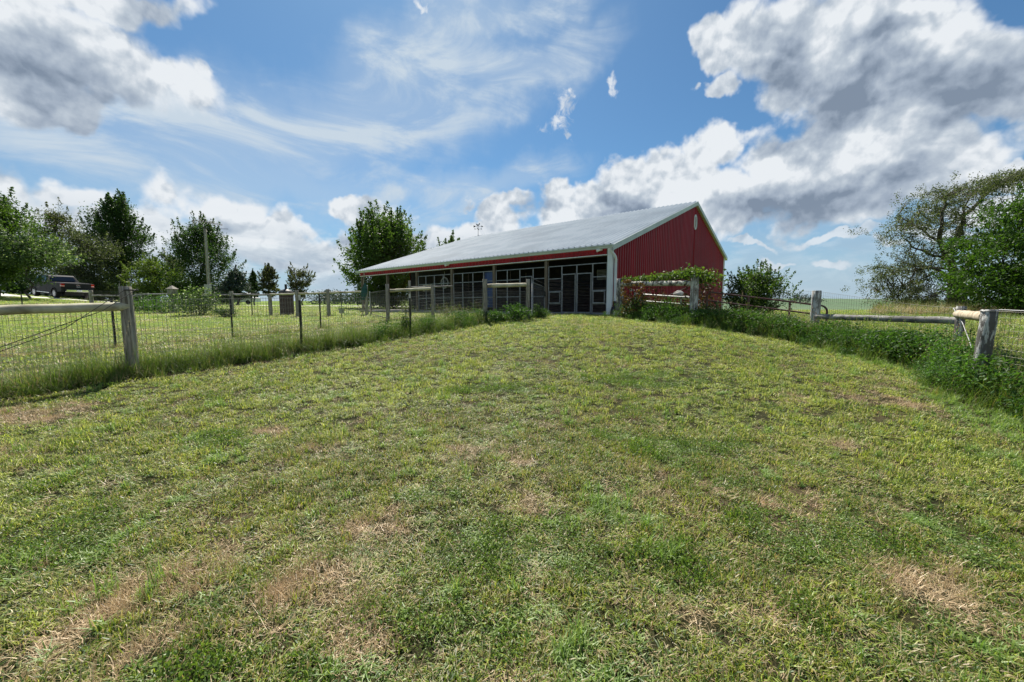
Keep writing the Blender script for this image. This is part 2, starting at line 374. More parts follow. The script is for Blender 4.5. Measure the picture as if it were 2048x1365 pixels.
# ------------------------------------------------------------------ terrain
GP = []   # measured ground points (x, y, z)
for px, py, Y in [(262, 752, 6), (970, 646, 12.5), (1055, 640, 13), (1218, 631.5, 15.0), (1100, 631, 16.6), (1240, 636, 14), (1386, 655, 11), (1400, 652, 10.2),
                  (1631, 690, 9.3), (1640, 694, 8.6), (1860, 742, 6.3), (1920, 748, 7.0), (2048, 850, 4.0), (0, 795, 5), (0, 703, 8.5), (224, 682, 10.5), (462, 662, 12.8), (640, 651, 13.8),
                  (775, 642, 14.5), (463, 632, 18), (594, 633, 19), (733, 630, 19.5), (760, 626, 24), (346, 626, 21), (300, 612.5, 44), (780, 613.5, 46), (500, 612, 44), (200, 607, 36), (115, 597.5, 33), (33, 589, 37),
                  (0, 612, 22), (0, 640, 15), (1700, 629, 28), (1640, 640, 17), (1500, 632, 20), (2048, 626, 30), (1900, 640, 13), (1700, 622, 46), (2000, 622, 46), (1500, 622, 46)]:
    GP.append(at(px, py, Y))
GP += [np.array(p) for p in [(0, 0, 0), (0, -4, -.25), (-3, 2, .04), (3, 2, .03), (0, 7, .43), (-9, -3, -.2), (9, -3, -.2), (-12, 3, .1), (8, 1, 0), (11, 3, .1), (3, 7, .50), (-3, 6, .33), (8, 30, 1.0), (-8, 30, 1.0), (14, 26, .85),
       (0, 90, 1.0), (60, 90, -.6), (-60, 90, 1.3), (-80, 40, 3.2), (80, 40, .2), (-60, -20, 0), (60, -20, 0), (0, -40, -.6), (-120, 250, 2.2), (0, 250, 1.8), (130, 330, 5.9), (260, 330, 6.4), (400, 330, 6.4), (100, 200, 2.2), (250, 200, 1.5)]]
GP = np.array(GP)
def phi(r): return np.sqrt(r*r+2.2**2)
def _fit():
    X = GP[:, :2]; n = len(X); r = np.linalg.norm(X[:, None]-X[None], axis=2)
    A = np.zeros((n+3, n+3)); A[:n, :n] = phi(r)-np.eye(n)*.15; A[:n, n] = 1; A[:n, n+1:] = X; A[n:, :n] = A[:n, n:].T
    return np.linalg.solve(A, np.concatenate([GP[:, 2], np.zeros(3)]))
WT = _fit()
def TH(x, y):
    x = np.asarray(x, float); y = np.asarray(y, float); sh = x.shape; x = x.ravel(); y = y.ravel(); out = np.empty(x.size); n = len(GP)
    for i in range(0, x.size, 20000):
        xs = x[i:i+20000]; ys = y[i:i+20000]; r = np.hypot(xs[:, None]-GP[None, :, 0], ys[:, None]-GP[None, :, 1])
        out[i:i+20000] = phi(r) @ WT[:n]+WT[n]+WT[n+1]*xs+WT[n+2]*ys
    d = np.hypot(x, y-0.0); t = np.clip((d-380)/400, 0, 1); t = t*t*(3-2*t)
    out = out*(1-t)+(-6)*t
    return out.reshape(sh)
def TB(x, y):
    "terrain with its small bumps"
    nr = np.clip(1-np.hypot(x, y)/30, 0, 1)
    return TH(x, y)+nr*(.012*np.sin(x*5.1+np.sin(y*3.3)*2)*np.sin(y*4.3+x*1.7)+.004*np.sin(x*7+y*3)*np.sin(y*6-x*4))
def T(x, y): return float(TH(np.array([x]), np.array([y]))[0])

def grass_colour(N, pos):
    "patchy pasture colour as a function of place: bright, olive, straw and dark clover"
    n1 = N.noise(pos, .55, 5, .62, .4); n2 = N.noise(N.mapping(pos, loc=(11, 4, 0)), 1.7, 5, .62, .3); n3 = N.noise(N.mapping(pos, loc=(3, 17, 0)), 1.1, 5, .6, .6)
    return n1, n2, n3
def ground_mat():
    m, N = new_mat('pasture_soil_and_thatch'); geo = N.node('ShaderNodeNewGeometry'); pos = geo.outputs['Position']
    n1, n2, n3 = grass_colour(N, pos)
    fine = N.noise(pos, 26, 6, .7); mid = N.noise(pos, 6, 6, .7)
    green = N.mix(N.ss(mid, .3, .7), (.022, .024, .010), (.065, .065, .024))
    straw = N.mix(N.ss(fine, .3, .7), (.05, .036, .02), (.20, .145, .085))
    dist = N.node('ShaderNodeVectorMath', operation='LENGTH'); N.t.links.new(pos, dist.inputs[0])
    near = N.ss(dist.outputs['Value'], 8, 22)
    c = N.mix(N.ss(n1, .30, .50), straw, green)
    c = N.mix(N.ss(fine, .42, .58, 0, .55), c, (.03, .028, .014))
    far = N.mix(N.ss(n2, .35, .65), (.13, .21, .03), (.22, .29, .055))
    far = N.mix(N.ss(fine, .3, .7, 0, .5), far, (.07, .10, .02))
    bsdf(N, N.mix(near, c, far), .95, spec=.1, bump=N.m('ADD', fine, mid), bstr=.8, bdist=.05)
    return m
def build_ground():
    def axis(a, b, n, k):       # fine near 0, coarse far
        t = np.linspace(-1, 1, n); s = np.sinh(k*t)/np.sinh(k)
        return np.where(s < 0, -s*a, s*b)
    xs = axis(-2600, 2600, 341, 7.6); ys = axis(-900, 3000, 401, 8.0)+3
    X, Y = np.meshgrid(xs, ys); Z = TH(X, Y)
    Z = TB(X, Y)
    V = np.stack([X, Y, Z], -1).reshape(-1, 3); ny, nx = X.shape
    i = np.arange(ny-1)[:, None]*nx+np.arange(nx-1)[None]; F = np.stack([i, i+1, i+nx+1, i+nx], -1).reshape(-1, 4)
    return setp(np_mesh('ground', V, F, ground_mat(), smooth=True), kind='structure')
build_ground()
def strip(name, pts, widths, mt, up=.05, seg=60, cross=7):
    "a sheet following the terrain along a centre line"
    P = np.array(pts, float); t = np.linspace(0, len(P)-1, seg); k = np.arange(len(P))
    def cr(c):
        out = []
        for u in t:
            i = min(int(u), len(P)-2); f = u-i; p = [c[max(i-1, 0)], c[i], c[i+1], c[min(i+2, len(c)-1)]]
            out.append(.5*((2*p[1])+(-p[0]+p[2])*f+(2*p[0]-5*p[1]+4*p[2]-p[3])*f*f+(-p[0]+3*p[1]-3*p[2]+p[3])*f**3))
        return np.array(out)
    cx, cy = cr(P[:, 0]), cr(P[:, 1]); w = np.interp(t, k, widths)
    dx, dy = np.gradient(cx), np.gradient(cy); l = np.hypot(dx, dy); nx, ny = -dy/l, dx/l
    V = []; s = np.linspace(-.5, .5, cross)
    for j in range(seg):
        for q in s:
            x = cx[j]+nx[j]*w[j]*q; y = cy[j]+ny[j]*w[j]*q; V.append((x, y, T(x, y)+up-(up+.05 if abs(q) > .49 else 0)))
    F = [(j*cross+i, j*cross+i+1, (j+1)*cross+i+1, (j+1)*cross+i) for j in range(seg-1) for i in range(cross-1)]
    return np_mesh(name, V, F, mt, smooth=True)
def g2(px, Y): p = at(px, 609, Y); return (p[0], p[1])
dw = [(-95, 44), g2(-150, 36.5), (-44.5, 33.2), g2(150, 33.8), (-34.5, 36), (-31, 42), (-22, 45.5), (-10, 46.5), (6, 48), (30, 54)]
setp(strip('driveway', dw, [5, 5, 5, 4.6, 4.2, 3.6, 3.4, 3.4, 3.4, 3.4], M_gravel, .06, 110), kind='structure')
# far field of soybeans on the rise to the right
def far_field():
    m, N = new_mat('far_bean_field'); geo = N.node('ShaderNodeNewGeometry')
    n = N.noise(N.mapping(geo.outputs['Position'], scale=(1, .12, 1)), .12, 6, .6)
    bsdf(N, N.mix(N.ss(n, .3, .7), (.065, .115, .06), (.12, .17, .095)), .9, spec=.1)
    xs = np.linspace(20, 520, 60); ys = np.concatenate([np.linspace(52, 160, 20), np.linspace(175, 420, 26)])
    X, Y = np.meshgrid(xs, ys); Z = TH(X, Y)+.25+.0*X; Z[0] -= .5; Z[:, 0] -= .5
    V = np.stack([X, Y, Z], -1).reshape(-1, 3); ny, nx = X.shape
    i = np.arange(ny-1)[:, None]*nx+np.arange(nx-1)[None]; F = np.stack([i, i+1, i+nx+1, i+nx], -1).reshape(-1, 4)
    setp(np_mesh('crop_field', V, F, m, smooth=True), kind='structure')
far_field()

# ------------------------------------------------------------------ barn
BC = np.array([3.864, 15.344]); BT = R(50.0)
BL = np.array([-math.sin(BT), math.cos(BT)]); BW = np.array([math.cos(BT), math.sin(BT)])
EZ, RW, SL1, SL2, BLEN, BWID, PADZ = 3.768, 10.87, .340, .297, 18.98, 19.12, 1.10
def bp(l, w, z): q = BC+BL*l+BW*w; return Vector((q[0], q[1], z))
def roof_z(w): return EZ+SL1*w if w <= RW else EZ+SL1*RW-SL2*(w-RW)
def rib_profile(length, pitch=.2286, h=.019, wb=.032, wt=.016):
    out = [(0.0, 0.0)]; x = pitch/2
    while x < length-.04:
        out += [(x-wb, 0), (x-wt, h), (x+wt, h), (x+wb, 0)]; x += pitch
    out.append((length, 0.0)); return out
def build_barn():
    barn = empty('barn', (BC[0], BC[1], PADZ), 'long red metal barn with a pale ribbed roof and open front kennel bays', 'barn')
    ov = .22                                                            # the roof oversails the gable and the eave
    # gable wall
    prof = rib_profile(BWID-.5, h=.045, wb=.066, wt=.052); prof = [(w+.25, o) for w, o in prof]
    prof = sorted(prof+[(RW, 0.0)]); V = []; Fc = []
    for w, o in prof:
        V += [tuple(bp(.06-o, w, .55)), tuple(bp(.06-o, w, roof_z(w)-.10))]
    for i in range(len(prof)-1): Fc.append((2*i, 2*i+2, 2*i+3, 2*i+1))
    np_mesh('gable_wall', V, Fc, M_red, barn)
    b = MB()                                                            # the other walls, out of sight
    b.bar(bp(.12, BWID-.22, .8), bp(BLEN-.3, BWID-.22, .8), .06, .1)
    b.add([bp(.10, BWID-.22, .5), bp(BLEN-.3, BWID-.22, .5), bp(BLEN-.3, BWID-.22, roof_z(BWID)-.06), bp(.10, BWID-.22, roof_z(BWID)-.06)], [(0, 1, 2, 3)])
    b.build('rear_wall', M_red, barn)
    b = MB(); e = BLEN-.3
    b.add([bp(e, 4.0, .5), bp(e, BWID-.25, .5), bp(e, BWID-.25, roof_z(BWID)-.08), bp(e, RW, roof_z(RW)-.08), bp(e, 4.0, roof_z(4.0)-.08)], [(0, 1, 2, 3, 4)])
    b.build('end_wall', M_red, barn)
    # roof sheets with ribs running up the slope
    L = BLEN+2*ov*.5
    def slope(w0, w1, name):
        pr = [(l-ov*.5, o) for l, o in rib_profile(L, pitch=.265, h=.085, wb=.044, wt=.022)]
        V = []; Fc = []
        z0, z1 = roof_z(w0), roof_z(w1)
        if w0 < 0: z0 = EZ+SL1*w0
        if w1 > BWID: z1 = roof_z(RW)-SL2*(w1-RW)
        n = 6
        for l, o in pr:
            for k in range(n+1):
                t = k/n; V.append(tuple(bp(l, w0+(w1-w0)*t, z0+(z1-z0)*t+o+.03)))
        for i in range(len(pr)-1):
            for k in range(n): a = i*(n+1)+k; Fc.append((a, a+1, a+n+2, a+n+1))
        return np_mesh(name, V, Fc, M_roof, barn)
    slope(-.10, RW, 'roof'); slope(RW, BWID+.12, 'rear_roof')
    # underside deck so the bays stay dark
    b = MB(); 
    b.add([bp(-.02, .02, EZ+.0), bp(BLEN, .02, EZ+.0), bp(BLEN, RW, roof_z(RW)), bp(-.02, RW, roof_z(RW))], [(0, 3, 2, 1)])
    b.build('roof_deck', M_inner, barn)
    # ridge cap
    b = MB(); zr = roof_z(RW)+.062
    for s in (-1, 1):
        sl = SL1 if s < 0 else SL2
        b.add([bp(-ov*.5-.01, RW, zr+.01), bp(BLEN+ov*.5, RW, zr+.01), bp(BLEN+ov*.5, RW+s*.17, zr-.17*sl), bp(-ov*.5-.01, RW+s*.17, zr-.17*sl)], [(0, 1, 2, 3)])
    b.build('ridge_cap', M_roof, barn)
    # rake trim on both ends
    for e, nm in ((-ov*.5-.015, 'rake_trim'), (BLEN+ov*.5+.015, 'rake_trim')):
        b = MB(); s = -1 if e < 0 else 1
        for (w0, w1) in ((-.12, RW), (RW, BWID+.14)):
            sl = SL1 if w1 <= RW else -SL2
            z0 = EZ+SL1*w0 if w0 < 1 else roof_z(RW); z1 = roof_z(RW) if w1 <= RW else roof_z(RW)-SL2*(w1-RW)
            d = .055; h = .22
            p = [bp(e, w0, z0+d), bp(e, w1, z1+d), bp(e, w1, z1+d-h), bp(e, w0, z0+d-h)]
            t = BL*(.025)*s
            q = [v+Vector((-t[0], -t[1], 0)) for v in p]
            b.add(p+q, [(0, 1, 2, 3), (7, 6, 5, 4), (0, 4, 5, 1), (2, 6, 7, 3), (0, 3, 7, 4), (1, 5, 6, 2)])
            # small return flange under the wall side
            f = [bp(e, w0, z0+d-h+.002), bp(e, w1, z1+d-h+.002), bp(.055 if e < 0 else e-.15, w1, z1+d-h+.002), bp(.055 if e < 0 else e-.15, w0, z0+d-h+.002)]
            b.add(f, [(0, 1, 2, 3)])
        b.build(nm, M_trim, barn)
    # gutter: K profile along the front eave
    b = MB(); prof = [(-.10, .015), (-.22, .02), (-.225, -.02), (-.19, -.06), (-.18, -.115), (-.10, -.12)]
    V = [bp(-.10, w, EZ+z) for w, z in prof]+[bp(BLEN+.1, w, EZ+z) for w, z in prof]; n = len(prof)
    b.add(V, [tuple(range(n)), tuple(range(n, 2*n))[::-1]]+[(i, i+n, i+n+1, i+1) for i in range(1, n-1)])
    b.build('gutter', M_trim, barn)
    # red fascia band with its own fine ribs, and pale lower edge
    fz0, fz1 = EZ-.32, EZ-.06
    V = []; Fc = []; pr = rib_profile(BLEN-.35, h=.015); pr = [(l+.22, o) for l, o in pr]
    for l, o in pr: V += [tuple(bp(l, -.005-o, fz0)), tuple(bp(l, -.005-o, fz1))]
    for i in range(len(pr)-1): Fc.append((2*i, 2*i+2, 2*i+3, 2*i+1))
    np_mesh('fascia', V, Fc, M_red, barn)
    b = MB(); b.bar(bp(.2, .0, fz0-.02), bp(BLEN-.12, .0, fz0-.02), .05, .032); b.build('fascia_edge', M_whitetrim, barn)
    b = MB(); b.bar(bp(.2, .09, fz0+.06), bp(BLEN-.15, .09, fz0+.06), .08, .24); b.build('header_beam', M_barnpost, barn)
    # corner trims
    b = MB(); b.box(tuple(bp(.09, .085, (PADZ+fz1)/2-.12)), (.19, .17, fz1-PADZ+.2), Matrix.Rotation(BT+math.pi/2, 3, 'Z')); b.build('corner_post', M_whitetrim, barn, bevel=.008)
    b = MB(); b.bar(bp(.06, BWID-.20, .5), bp(.06, BWID-.20, roof_z(BWID-.2)-.12), .12, .12); b.build('corner_trim', M_whitetrim, barn)
    # downspout with elbows
    dz = EZ-.13
    pts = [bp(.02, -.13, dz+.02), bp(.01, -.12, dz-.05), bp(-.10, .06, dz-.26), bp(-.10, .16, dz-.38), bp(-.08, .20, dz-.52), bp(-.08, .20, PADZ+.50)]
    b = MB()
    for a, c in zip(pts[:-1], pts[1:]): b.bar(a, a+(c-a)*1.01, .085, .085, up=(BW[0], BW[1], 0))
    b.tube(pts[:5], .05, 8)
    b.build('downspout', M_whitetrim, barn, bevel=.01)
    b = MB(); b.tube([bp(-.08, .20, PADZ+.52), bp(-.10, .18, PADZ+.25), bp(-.22, .10, PADZ+.12), bp(-.40, 0, PADZ+.06)], [.06, .065, .08, .09], 10); b.build('drain_hose', M_black, barn)
    # slab
    b = MB(); c = [bp(-.05, -.12, 0), bp(BLEN-.1, -.12, 0), bp(BLEN-.1, 4.2, 0), bp(-.05, 4.2, 0)]
    b.add([Vector((p.x, p.y, z)) for z in (.4, PADZ) for p in c], [(4, 5, 6, 7), (0, 1, 5, 4), (1, 2, 6, 5), (2, 3, 7, 6), (3, 0, 4, 7)])
    b.build('floor_slab', M_concrete, barn)
    # posts
    pl = [3.12, 6.24, 9.36, 12.48, 15.60, 18.72]
    for l in pl:
        b = MB(); b.bar(bp(l, .09, .8), bp(l, .09, fz1), .14, .15, up=(BW[0], BW[1], 0)); b.build('porch_post', M_barnpost, barn, bevel=.006)
    # inner wall: horizontal boards and dark openings
    b = MB(); z = PADZ
    k = 0
    while z < 2.3:
        b.bar(bp(.2, 4.0-.01*(k % 2), z+.09), bp(13.8, 4.0-.01*(k % 2), z+.09), .03, .165); z += .18; k += 1
    b.build('inner_boards', M_inner, barn)
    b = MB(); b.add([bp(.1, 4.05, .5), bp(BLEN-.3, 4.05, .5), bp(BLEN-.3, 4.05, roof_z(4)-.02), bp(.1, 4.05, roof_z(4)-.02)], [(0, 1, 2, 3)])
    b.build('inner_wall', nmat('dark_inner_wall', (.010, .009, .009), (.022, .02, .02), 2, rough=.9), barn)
    # dividers between the pens (slatted)
    for l in (3.12, 6.24, 9.36, 12.48):
        b = MB()
        for q in range(9): b.bar(bp(l, .25, PADZ+.1+q*.17), bp(l, 3.9, PADZ+.1+q*.17), .03, .10)
        for w in (1.3, 2.6): b.bar(bp(l, w, PADZ), bp(l, w, 3.2), .05, .05)
        b.build('pen_divider', M_inner, barn)
    # kennel fronts : frame, mesh, doors
    def mesh_rect(mb, l0, l1, z0, z1, w=.10, dl=.052, dz=.10, t=.0022):
        n = max(2, int(round((l1-l0)/dl)))
        for i in range(1, n): l = l0+(l1-l0)*i/n; mb.bar(bp(l, w, z0), bp(l, w, z1), t, t)
        n = max(2, int(round((z1-z0)/dz)))
        for i in range(1, n): z = z0+(z1-z0)*i/n; mb.bar(bp(l0, w+.004, z), bp(l1, w+.004, z), t, t)
    def rect(mb, l0, l1, z0, z1, t=.035, w=.10):
        for a, c in (((l0, z0), (l1, z0)), ((l0, z1), (l1, z1))): mb.bar(bp(a[0]-t/2, w, a[1]), bp(c[0]+t/2, w, c[1]), t, t)
        for l in (l0, l1): mb.bar(bp(l, w+.001, z0), bp(l, w+.001, z1), t*.98, t*.98)
    top = 3.13; P0 = PADZ
    for bay, (a, c) in enumerate(((.24, 3.02), (3.22, 6.14), (6.34, 9.26), (9.46, 12.38))):
        rootp = MB(); W = (c-a)
        cuts = [a, a+W*.225, a+W*.49, a+W*.755, c]
        rect(rootp, a, c, P0+.04, top)
        for q in cuts[1:4]: rootp.bar(bp(q, .10, P0+.04), bp(q, .10, top), .045, .045)
        if bay in (0,):
            sides = ((cuts[0], cuts[1]), (cuts[3], cuts[4])); doors = ((cuts[1], cuts[2]), (cuts[2], cuts[3]))
        elif bay == 1:
            sides = ((cuts[0], cuts[1]), (cuts[2], cuts[3]), (cuts[3], cuts[4])); doors = ((cuts[1], cuts[2]),)
        else:
            sides = ((cuts[0], cuts[1]), (cuts[1], cuts[2]), (cuts[2], cuts[3]), (cuts[3], cuts[4])); doors = ()
        for (l0, l1) in sides:
            for z in ((P0+.42, P0+.96, P0+1.50) if bay == 0 else (P0+.75, P0+1.55)): rootp.bar(bp(l0, .10, z), bp(l1, .10, z), .035, .035)
        pn = rootp.build('kennel_panel', M_panel, barn)
        for (l0, l1) in sides: mm = MB(); mesh_rect(mm, l0, l1, P0+.05, P0+1.5); mm.build('wire_mesh', M_kmesh, pn)
        for (l0, l1) in doors:
            d = MB(); rect(d, l0+.05, l1-.05, P0+.06, P0+1.66, .04, .06); d = d.build('door', M_panel, pn); k = MB(); mesh_rect(k, l0+.05, l1-.05, P0+.06, P0+1.66, .06); k.build('door_mesh', M_kmesh, pn)
        if bay == 0:
            for (l0, l1) in sides:
                d = MB(); rect(d, l0+.06, l1-.06, P0+.46, P0+.92, .04, .055); d.build('hatch', M_panel, pn)
    # louvre vent in the gable
    b = MB(); n = 24; vw, vz, rr = RW+.12, roof_z(RW)-1.10, (.30, .44)
    ring = lambda s, o: [bp(.06-.03-o, vw+math.cos(2*math.pi*i/n)*rr[0]*s, vz+math.sin(2*math.pi*i/n)*rr[1]*s) for i in range(n)]
    r0, r1, r2, r3 = ring(1, 0), ring(1, .04), ring(.78, .04), ring(.78, .005)
    vs = r0+r1+r2+r3
    b.add(vs, [(k*n+i, k*n+(i+1) % n, (k+1)*n+(i+1) % n, (k+1)*n+i) for k in range(3) for i in range(n)])
    vent = b.build('gable_vent', M_whitetrim, barn)
    b = MB()
    b.add(ring(.80, .004), [tuple(range(n))])
    b.build('vent_back', M_grey, vent)
    b = MB()
    for k in range(-4, 5):
        hh = k*.075; ww = rr[0]*.78*math.sqrt(max(0, 1-(hh/(rr[1]*.78))**2)); b.bar(bp(.01, vw-ww, vz+hh), bp(.01, vw+ww, vz+hh), .03, .03)
    b.build('louvre', M_trim, vent)
    # eave lamps
    for l in (.42, 9.5):
        b = MB(); b.tube([bp(l, -.02, fz1-.07), bp(l, -.10, fz1-.08)], .045, 8); b.tube([bp(l, -.09, fz1-.08), bp(l+.13, -.20, fz1-.12)], [.035, .06], 10)
        b.build('eave_lamp', M_white, barn)
    # weathervane
    b = MB(); z = roof_z(RW); c = bp(BLEN-.9, RW, z+.05); 
    b.tube([c, c+Vector((0, 0, 1.0))], .018, 6); b.tube([c+Vector((0, 0, 0)), c+Vector((0, 0, .12))], [.09, .02], 8)
    for dx, dy in ((1, 0), (0, 1), (-1, 0), (0, -1)):
        e_ = c+Vector((dx*.28, dy*.28, .62)); b.tube([c+Vector((0, 0, .62)), e_], .012, 5); b.box(tuple(e_), (.07, .07, .07))
    b.tube([c+Vector((-.34, 0, .84)), c+Vector((.34, 0, .84))], .014, 5); b.prism([c+Vector(q) for q in ((.30, -.01, .76), (.46, -.01, .84), (.30, -.01, .92))], (0, 0, 0), (0, .02, 0))
    b.prism([c+Vector(q) for q in ((-.40, -.01, .75), (-.24, -.01, .80), (-.24, -.01, .88), (-.40, -.01, .93))], (0, 0, 0), (0, .02, 0))
    b.prism([c+Vector(q) for q in ((-.14, -.01, .95), (-.20, -.01, 1.10), (-.12, -.01, 1.04), (0, -.01, .99), (.08, -.01, 1.02), (.10, -.01, 1.14), (.17, -.01, 1.10), (.13, -.01, .98), (.03, -.01, .90), (-.08, -.01, .90))], (0, 0, 0), (0, .02, 0))
    b.build('weathervane', M_black, barn)
    # trusses glimpsed under the lean-to
    for l in pl[2:]:
        b = MB(); b.bar(bp(l+.1, .15, EZ-.10), bp(l+.1, 3.95, roof_z(3.95)-.12), .04, .14); b.build('rafter', M_barnpost, barn)
    return barn
build_barn()
# loose things in the bays
def fan(l, w, z, r, label):
    e = empty('drum_fan', bp(l, w, z), label, 'fan')
    c = bp(l, w, z); b = MB(); n = 24; t = BW
    pts = [c+Vector((BL[0]*math.cos(2*math.pi*i/n)*r, BL[1]*math.cos(2*math.pi*i/n)*r, math.sin(2*math.pi*i/n)*r)) for i in range(n+1)]
    b.tube(pts, .035, 6, caps=False); b.build('housing', M_grey, e)
    b = MB()
    for k in range(4):
        a = k*math.pi/2+.4; u = Vector((BL[0]*math.cos(a), BL[1]*math.cos(a), math.sin(a))); v = Vector((-BL[0]*math.sin(a), -BL[1]*math.sin(a), math.cos(a)))
        b.add([c+u*.05-v*.04, c+u*r*.85-v*.10, c+u*r*.85+v*.12, c+u*.05+v*.04], [(0, 1, 2, 3)])
    b.tube([c-Vector((BW[0], BW[1], 0))*.05, c+Vector((BW[0], BW[1], 0))*.05], .07, 10); b.build('blade', M_black, e)
    b = MB()
    for k in range(12):
        a = k*math.pi/6; b.bar(c-Vector((BW[0], BW[1], 0))*.05, c-Vector((BW[0], BW[1], 0))*.05+Vector((BL[0]*math.cos(a), BL[1]*math.cos(a), math.sin(a)))*r, .006, .006)
    b.bar(c+Vector((0, 0, r)), c+Vector((0, 0, r+.35)), .02, .02); b.build('guard', M_grey, e)
fan(10.6, .6, 2.72, .30, 'round grey drum fan hanging under the eave in the fourth bay from the corner')
def hung_sheet():
    V = []; n = 14
    for i in range(n+1):
        for z in (1.35, 3.10):
            l = 6.42+.62*i/n; p = bp(l, .20+.03*math.sin(i*1.9)*(1 if z < 2 else .5), z); V.append(tuple(p))
    o = np_mesh('plastic_sheet', V, [(2*i, 2*i+2, 2*i+3, 2*i+1) for i in range(n)], M_blue, smooth=True)
    setp(o, 'dark blue plastic sheet hung behind the wire of the middle kennel bay', 'plastic sheet')
hung_sheet()
def ac_unit():
    e = empty('cooler_unit', bp(2.0, 3.7, 2.6), 'pale boxy cooler mounted high on the inner wall behind the kennel doors', 'cooler')
    b = MB(); b.box(tuple(bp(2.0, 3.7, 2.95)), (.9, .5, .5), Matrix.Rotation(BT+math.pi/2, 3, 'Z')); b.build('case', M_grey, e, bevel=.02)
    b = MB()
    for k in range(6): b.bar(bp(1.62, 3.42, 2.78+k*.07), bp(2.38, 3.42, 2.78+k*.07), .02, .02)
    b.build('grille', M_black, e)
ac_unit()
def crate():
    e = empty('slatted_crate', bp(12.9, 1.4, PADZ+1.1), 'pale tan slatted crate stacked high in the shade of the far kennel bays', 'crate')
    for k in range(4):
        b = MB(); b.bar(bp(12.5, 1.2, 2.35+k*.11), bp(13.4, 1.2, 2.35+k*.11), .02, .085); b.build('slat', M_tanrail, e)
    for l in (12.5, 13.4): b = MB(); b.bar(bp(l, 1.24, PADZ), bp(l, 1.24, 2.75), .05, .05); b.build('frame', M_barnpost, e)
crate()

# ------------------------------------------------------------------ fences
def V3(p): return Vector((float(p[0]), float(p[1]), float(p[2])))
def wood_post(name, p, z0, z1, r0, r1, mt, parent, lean=(0, 0), n=16, seed=0, square=False):
    q = random.Random(seed); b = MB(); pts = []; rad = []; K = 9
    for i in range(K):
        t = i/(K-1); pts.append((p[0]+lean[0]*t+q.uniform(-.004, .004), p[1]+lean[1]*t+q.uniform(-.004, .004), z0+(z1-z0)*t)); rad.append((r0+(r1-r0)*t)*(1+q.uniform(-.02, .02)))
    pts.append((pts[-1][0], pts[-1][1], z1+.004)); rad.append(rad[-1]*.93)
    b.tube(pts, rad, n); o = b.build(name, mt, parent)
    # irregular cross-section
    for v in o.data.vertices:
        a = math.atan2(v.co.y-p[1], v.co.x-p[0]); k = 1+.03*math.sin(3*a+seed)+.02*math.sin(7*a+seed*2+v.co.z*1.5)
        v.co.x = p[0]+(v.co.x-p[0])*k; v.co.y = p[1]+(v.co.y-p[1])*k
    return o
def rail(name, a, c, r0, r1, mt, parent, seed=0, sag=.0):
    q = random.Random(seed); b = MB(); pts = []; rad = []; K = 12; a = V3(a); c = V3(c)
    for i in range(K+1):
        t = i/K; p = a.lerp(c, t)+Vector((q.uniform(-.005, .005), q.uniform(-.005, .005), -sag*4*t*(1-t)+q.uniform(-.006, .006))); pts.append(p); rad.append((r0+(r1-r0)*t)*(1+q.uniform(-.03, .03)))
    b.tube(pts, rad, 14); return b.build(name, mt, parent)
def t_post(p, z0, z1, parent, tip=True, r=.018):
    b = MB(); b.bar((p[0], p[1], z0), (p[0], p[1], z1-(.11 if tip else 0)), .045, .008); b.bar((p[0], p[1]+.016, z0), (p[0], p[1]+.016, z1-(.11 if tip else 0)), .007, .035)
    z = z0+.2
    while z < z1-.15: b.box((p[0], p[1]-.008, z), (.02, .012, .02)); z += .055
    o = b.build('steel_post', M_tpost, parent)
    if tip:
        b = MB(); b.bar((p[0], p[1], z1-.11), (p[0], p[1], z1), .046, .009); b.build('post_tip', M_tposttop, o)
    return o
def mesh_fence(pts, z_top, z_bot, parent, dv=.055, dh=.10, t=.0026, mt=None, name='wire_mesh', wob=.01):
    "pts: xy list; z_top/z_bot lists of heights there; woven wire panel"
    V = []; P = np.array(pts, float); seg = np.hypot(*(P[1:]-P[:-1]).T); cum = np.concatenate([[0], np.cumsum(seg)]); L = cum[-1]
    s = np.arange(0, L, dv); X = np.interp(s, cum, P[:, 0]); Y = np.interp(s, cum, P[:, 1]); zt = np.interp(s, cum, z_top); zb = np.interp(s, cum, z_bot)
    X = X+wob*np.sin(s*2.1); Y = Y+wob*np.sin(s*1.7+1)
    Vv = []; Fv = []
    def seg_add(A, Bp, tt):
        "thin square bars between arrays of points A and B"
        d = Bp-A; n = np.cross(d, np.array([0, 0, 1.0])); ln = np.linalg.norm(n, axis=1, keepdims=True)
        n = np.where(ln > 1e-6, n/np.maximum(ln, 1e-9), np.array([[1.0, 0, 0]])); u = np.cross(n, d); u /= np.maximum(np.linalg.norm(u, axis=1, keepdims=True), 1e-9)
        base = sum(len(q) for q in Vv); cs = [(-1, -1), (1, -1), (1, 1), (-1, 1)]
        vs = np.stack([A+n*a*tt/2+u*b_*tt/2 for a, b_ in cs]+[Bp+n*a*tt/2+u*b_*tt/2 for a, b_ in cs], 1).reshape(-1, 3)
        Vv.append(vs); k = np.arange(len(A))[:, None]*8+base
        for f in ((0, 4, 5, 1), (1, 5, 6, 2), (2, 6, 7, 3), (3, 7, 4, 0)): Fv.append(k+np.array(f)[None])
    A = np.stack([X, Y, zb], 1); Bp = np.stack([X, Y, zt], 1); seg_add(A, Bp, t*.85)
    nh = max(2, int(round(np.mean(zt-zb)/dh)))
    idx = np.unique(np.concatenate([np.arange(0, len(s), 3), [len(s)-1]]))
    for k in range(nh+1):
        z = zb+(zt-zb)*k/nh; Q = np.stack([X, Y, z], 1)[idx]; seg_add(Q[:-1], Q[1:], t*(1.5 if k in (0, nh) else 1))
    return np_mesh(name, np.concatenate(Vv), np.concatenate(Fv), mt or M_wire, parent)
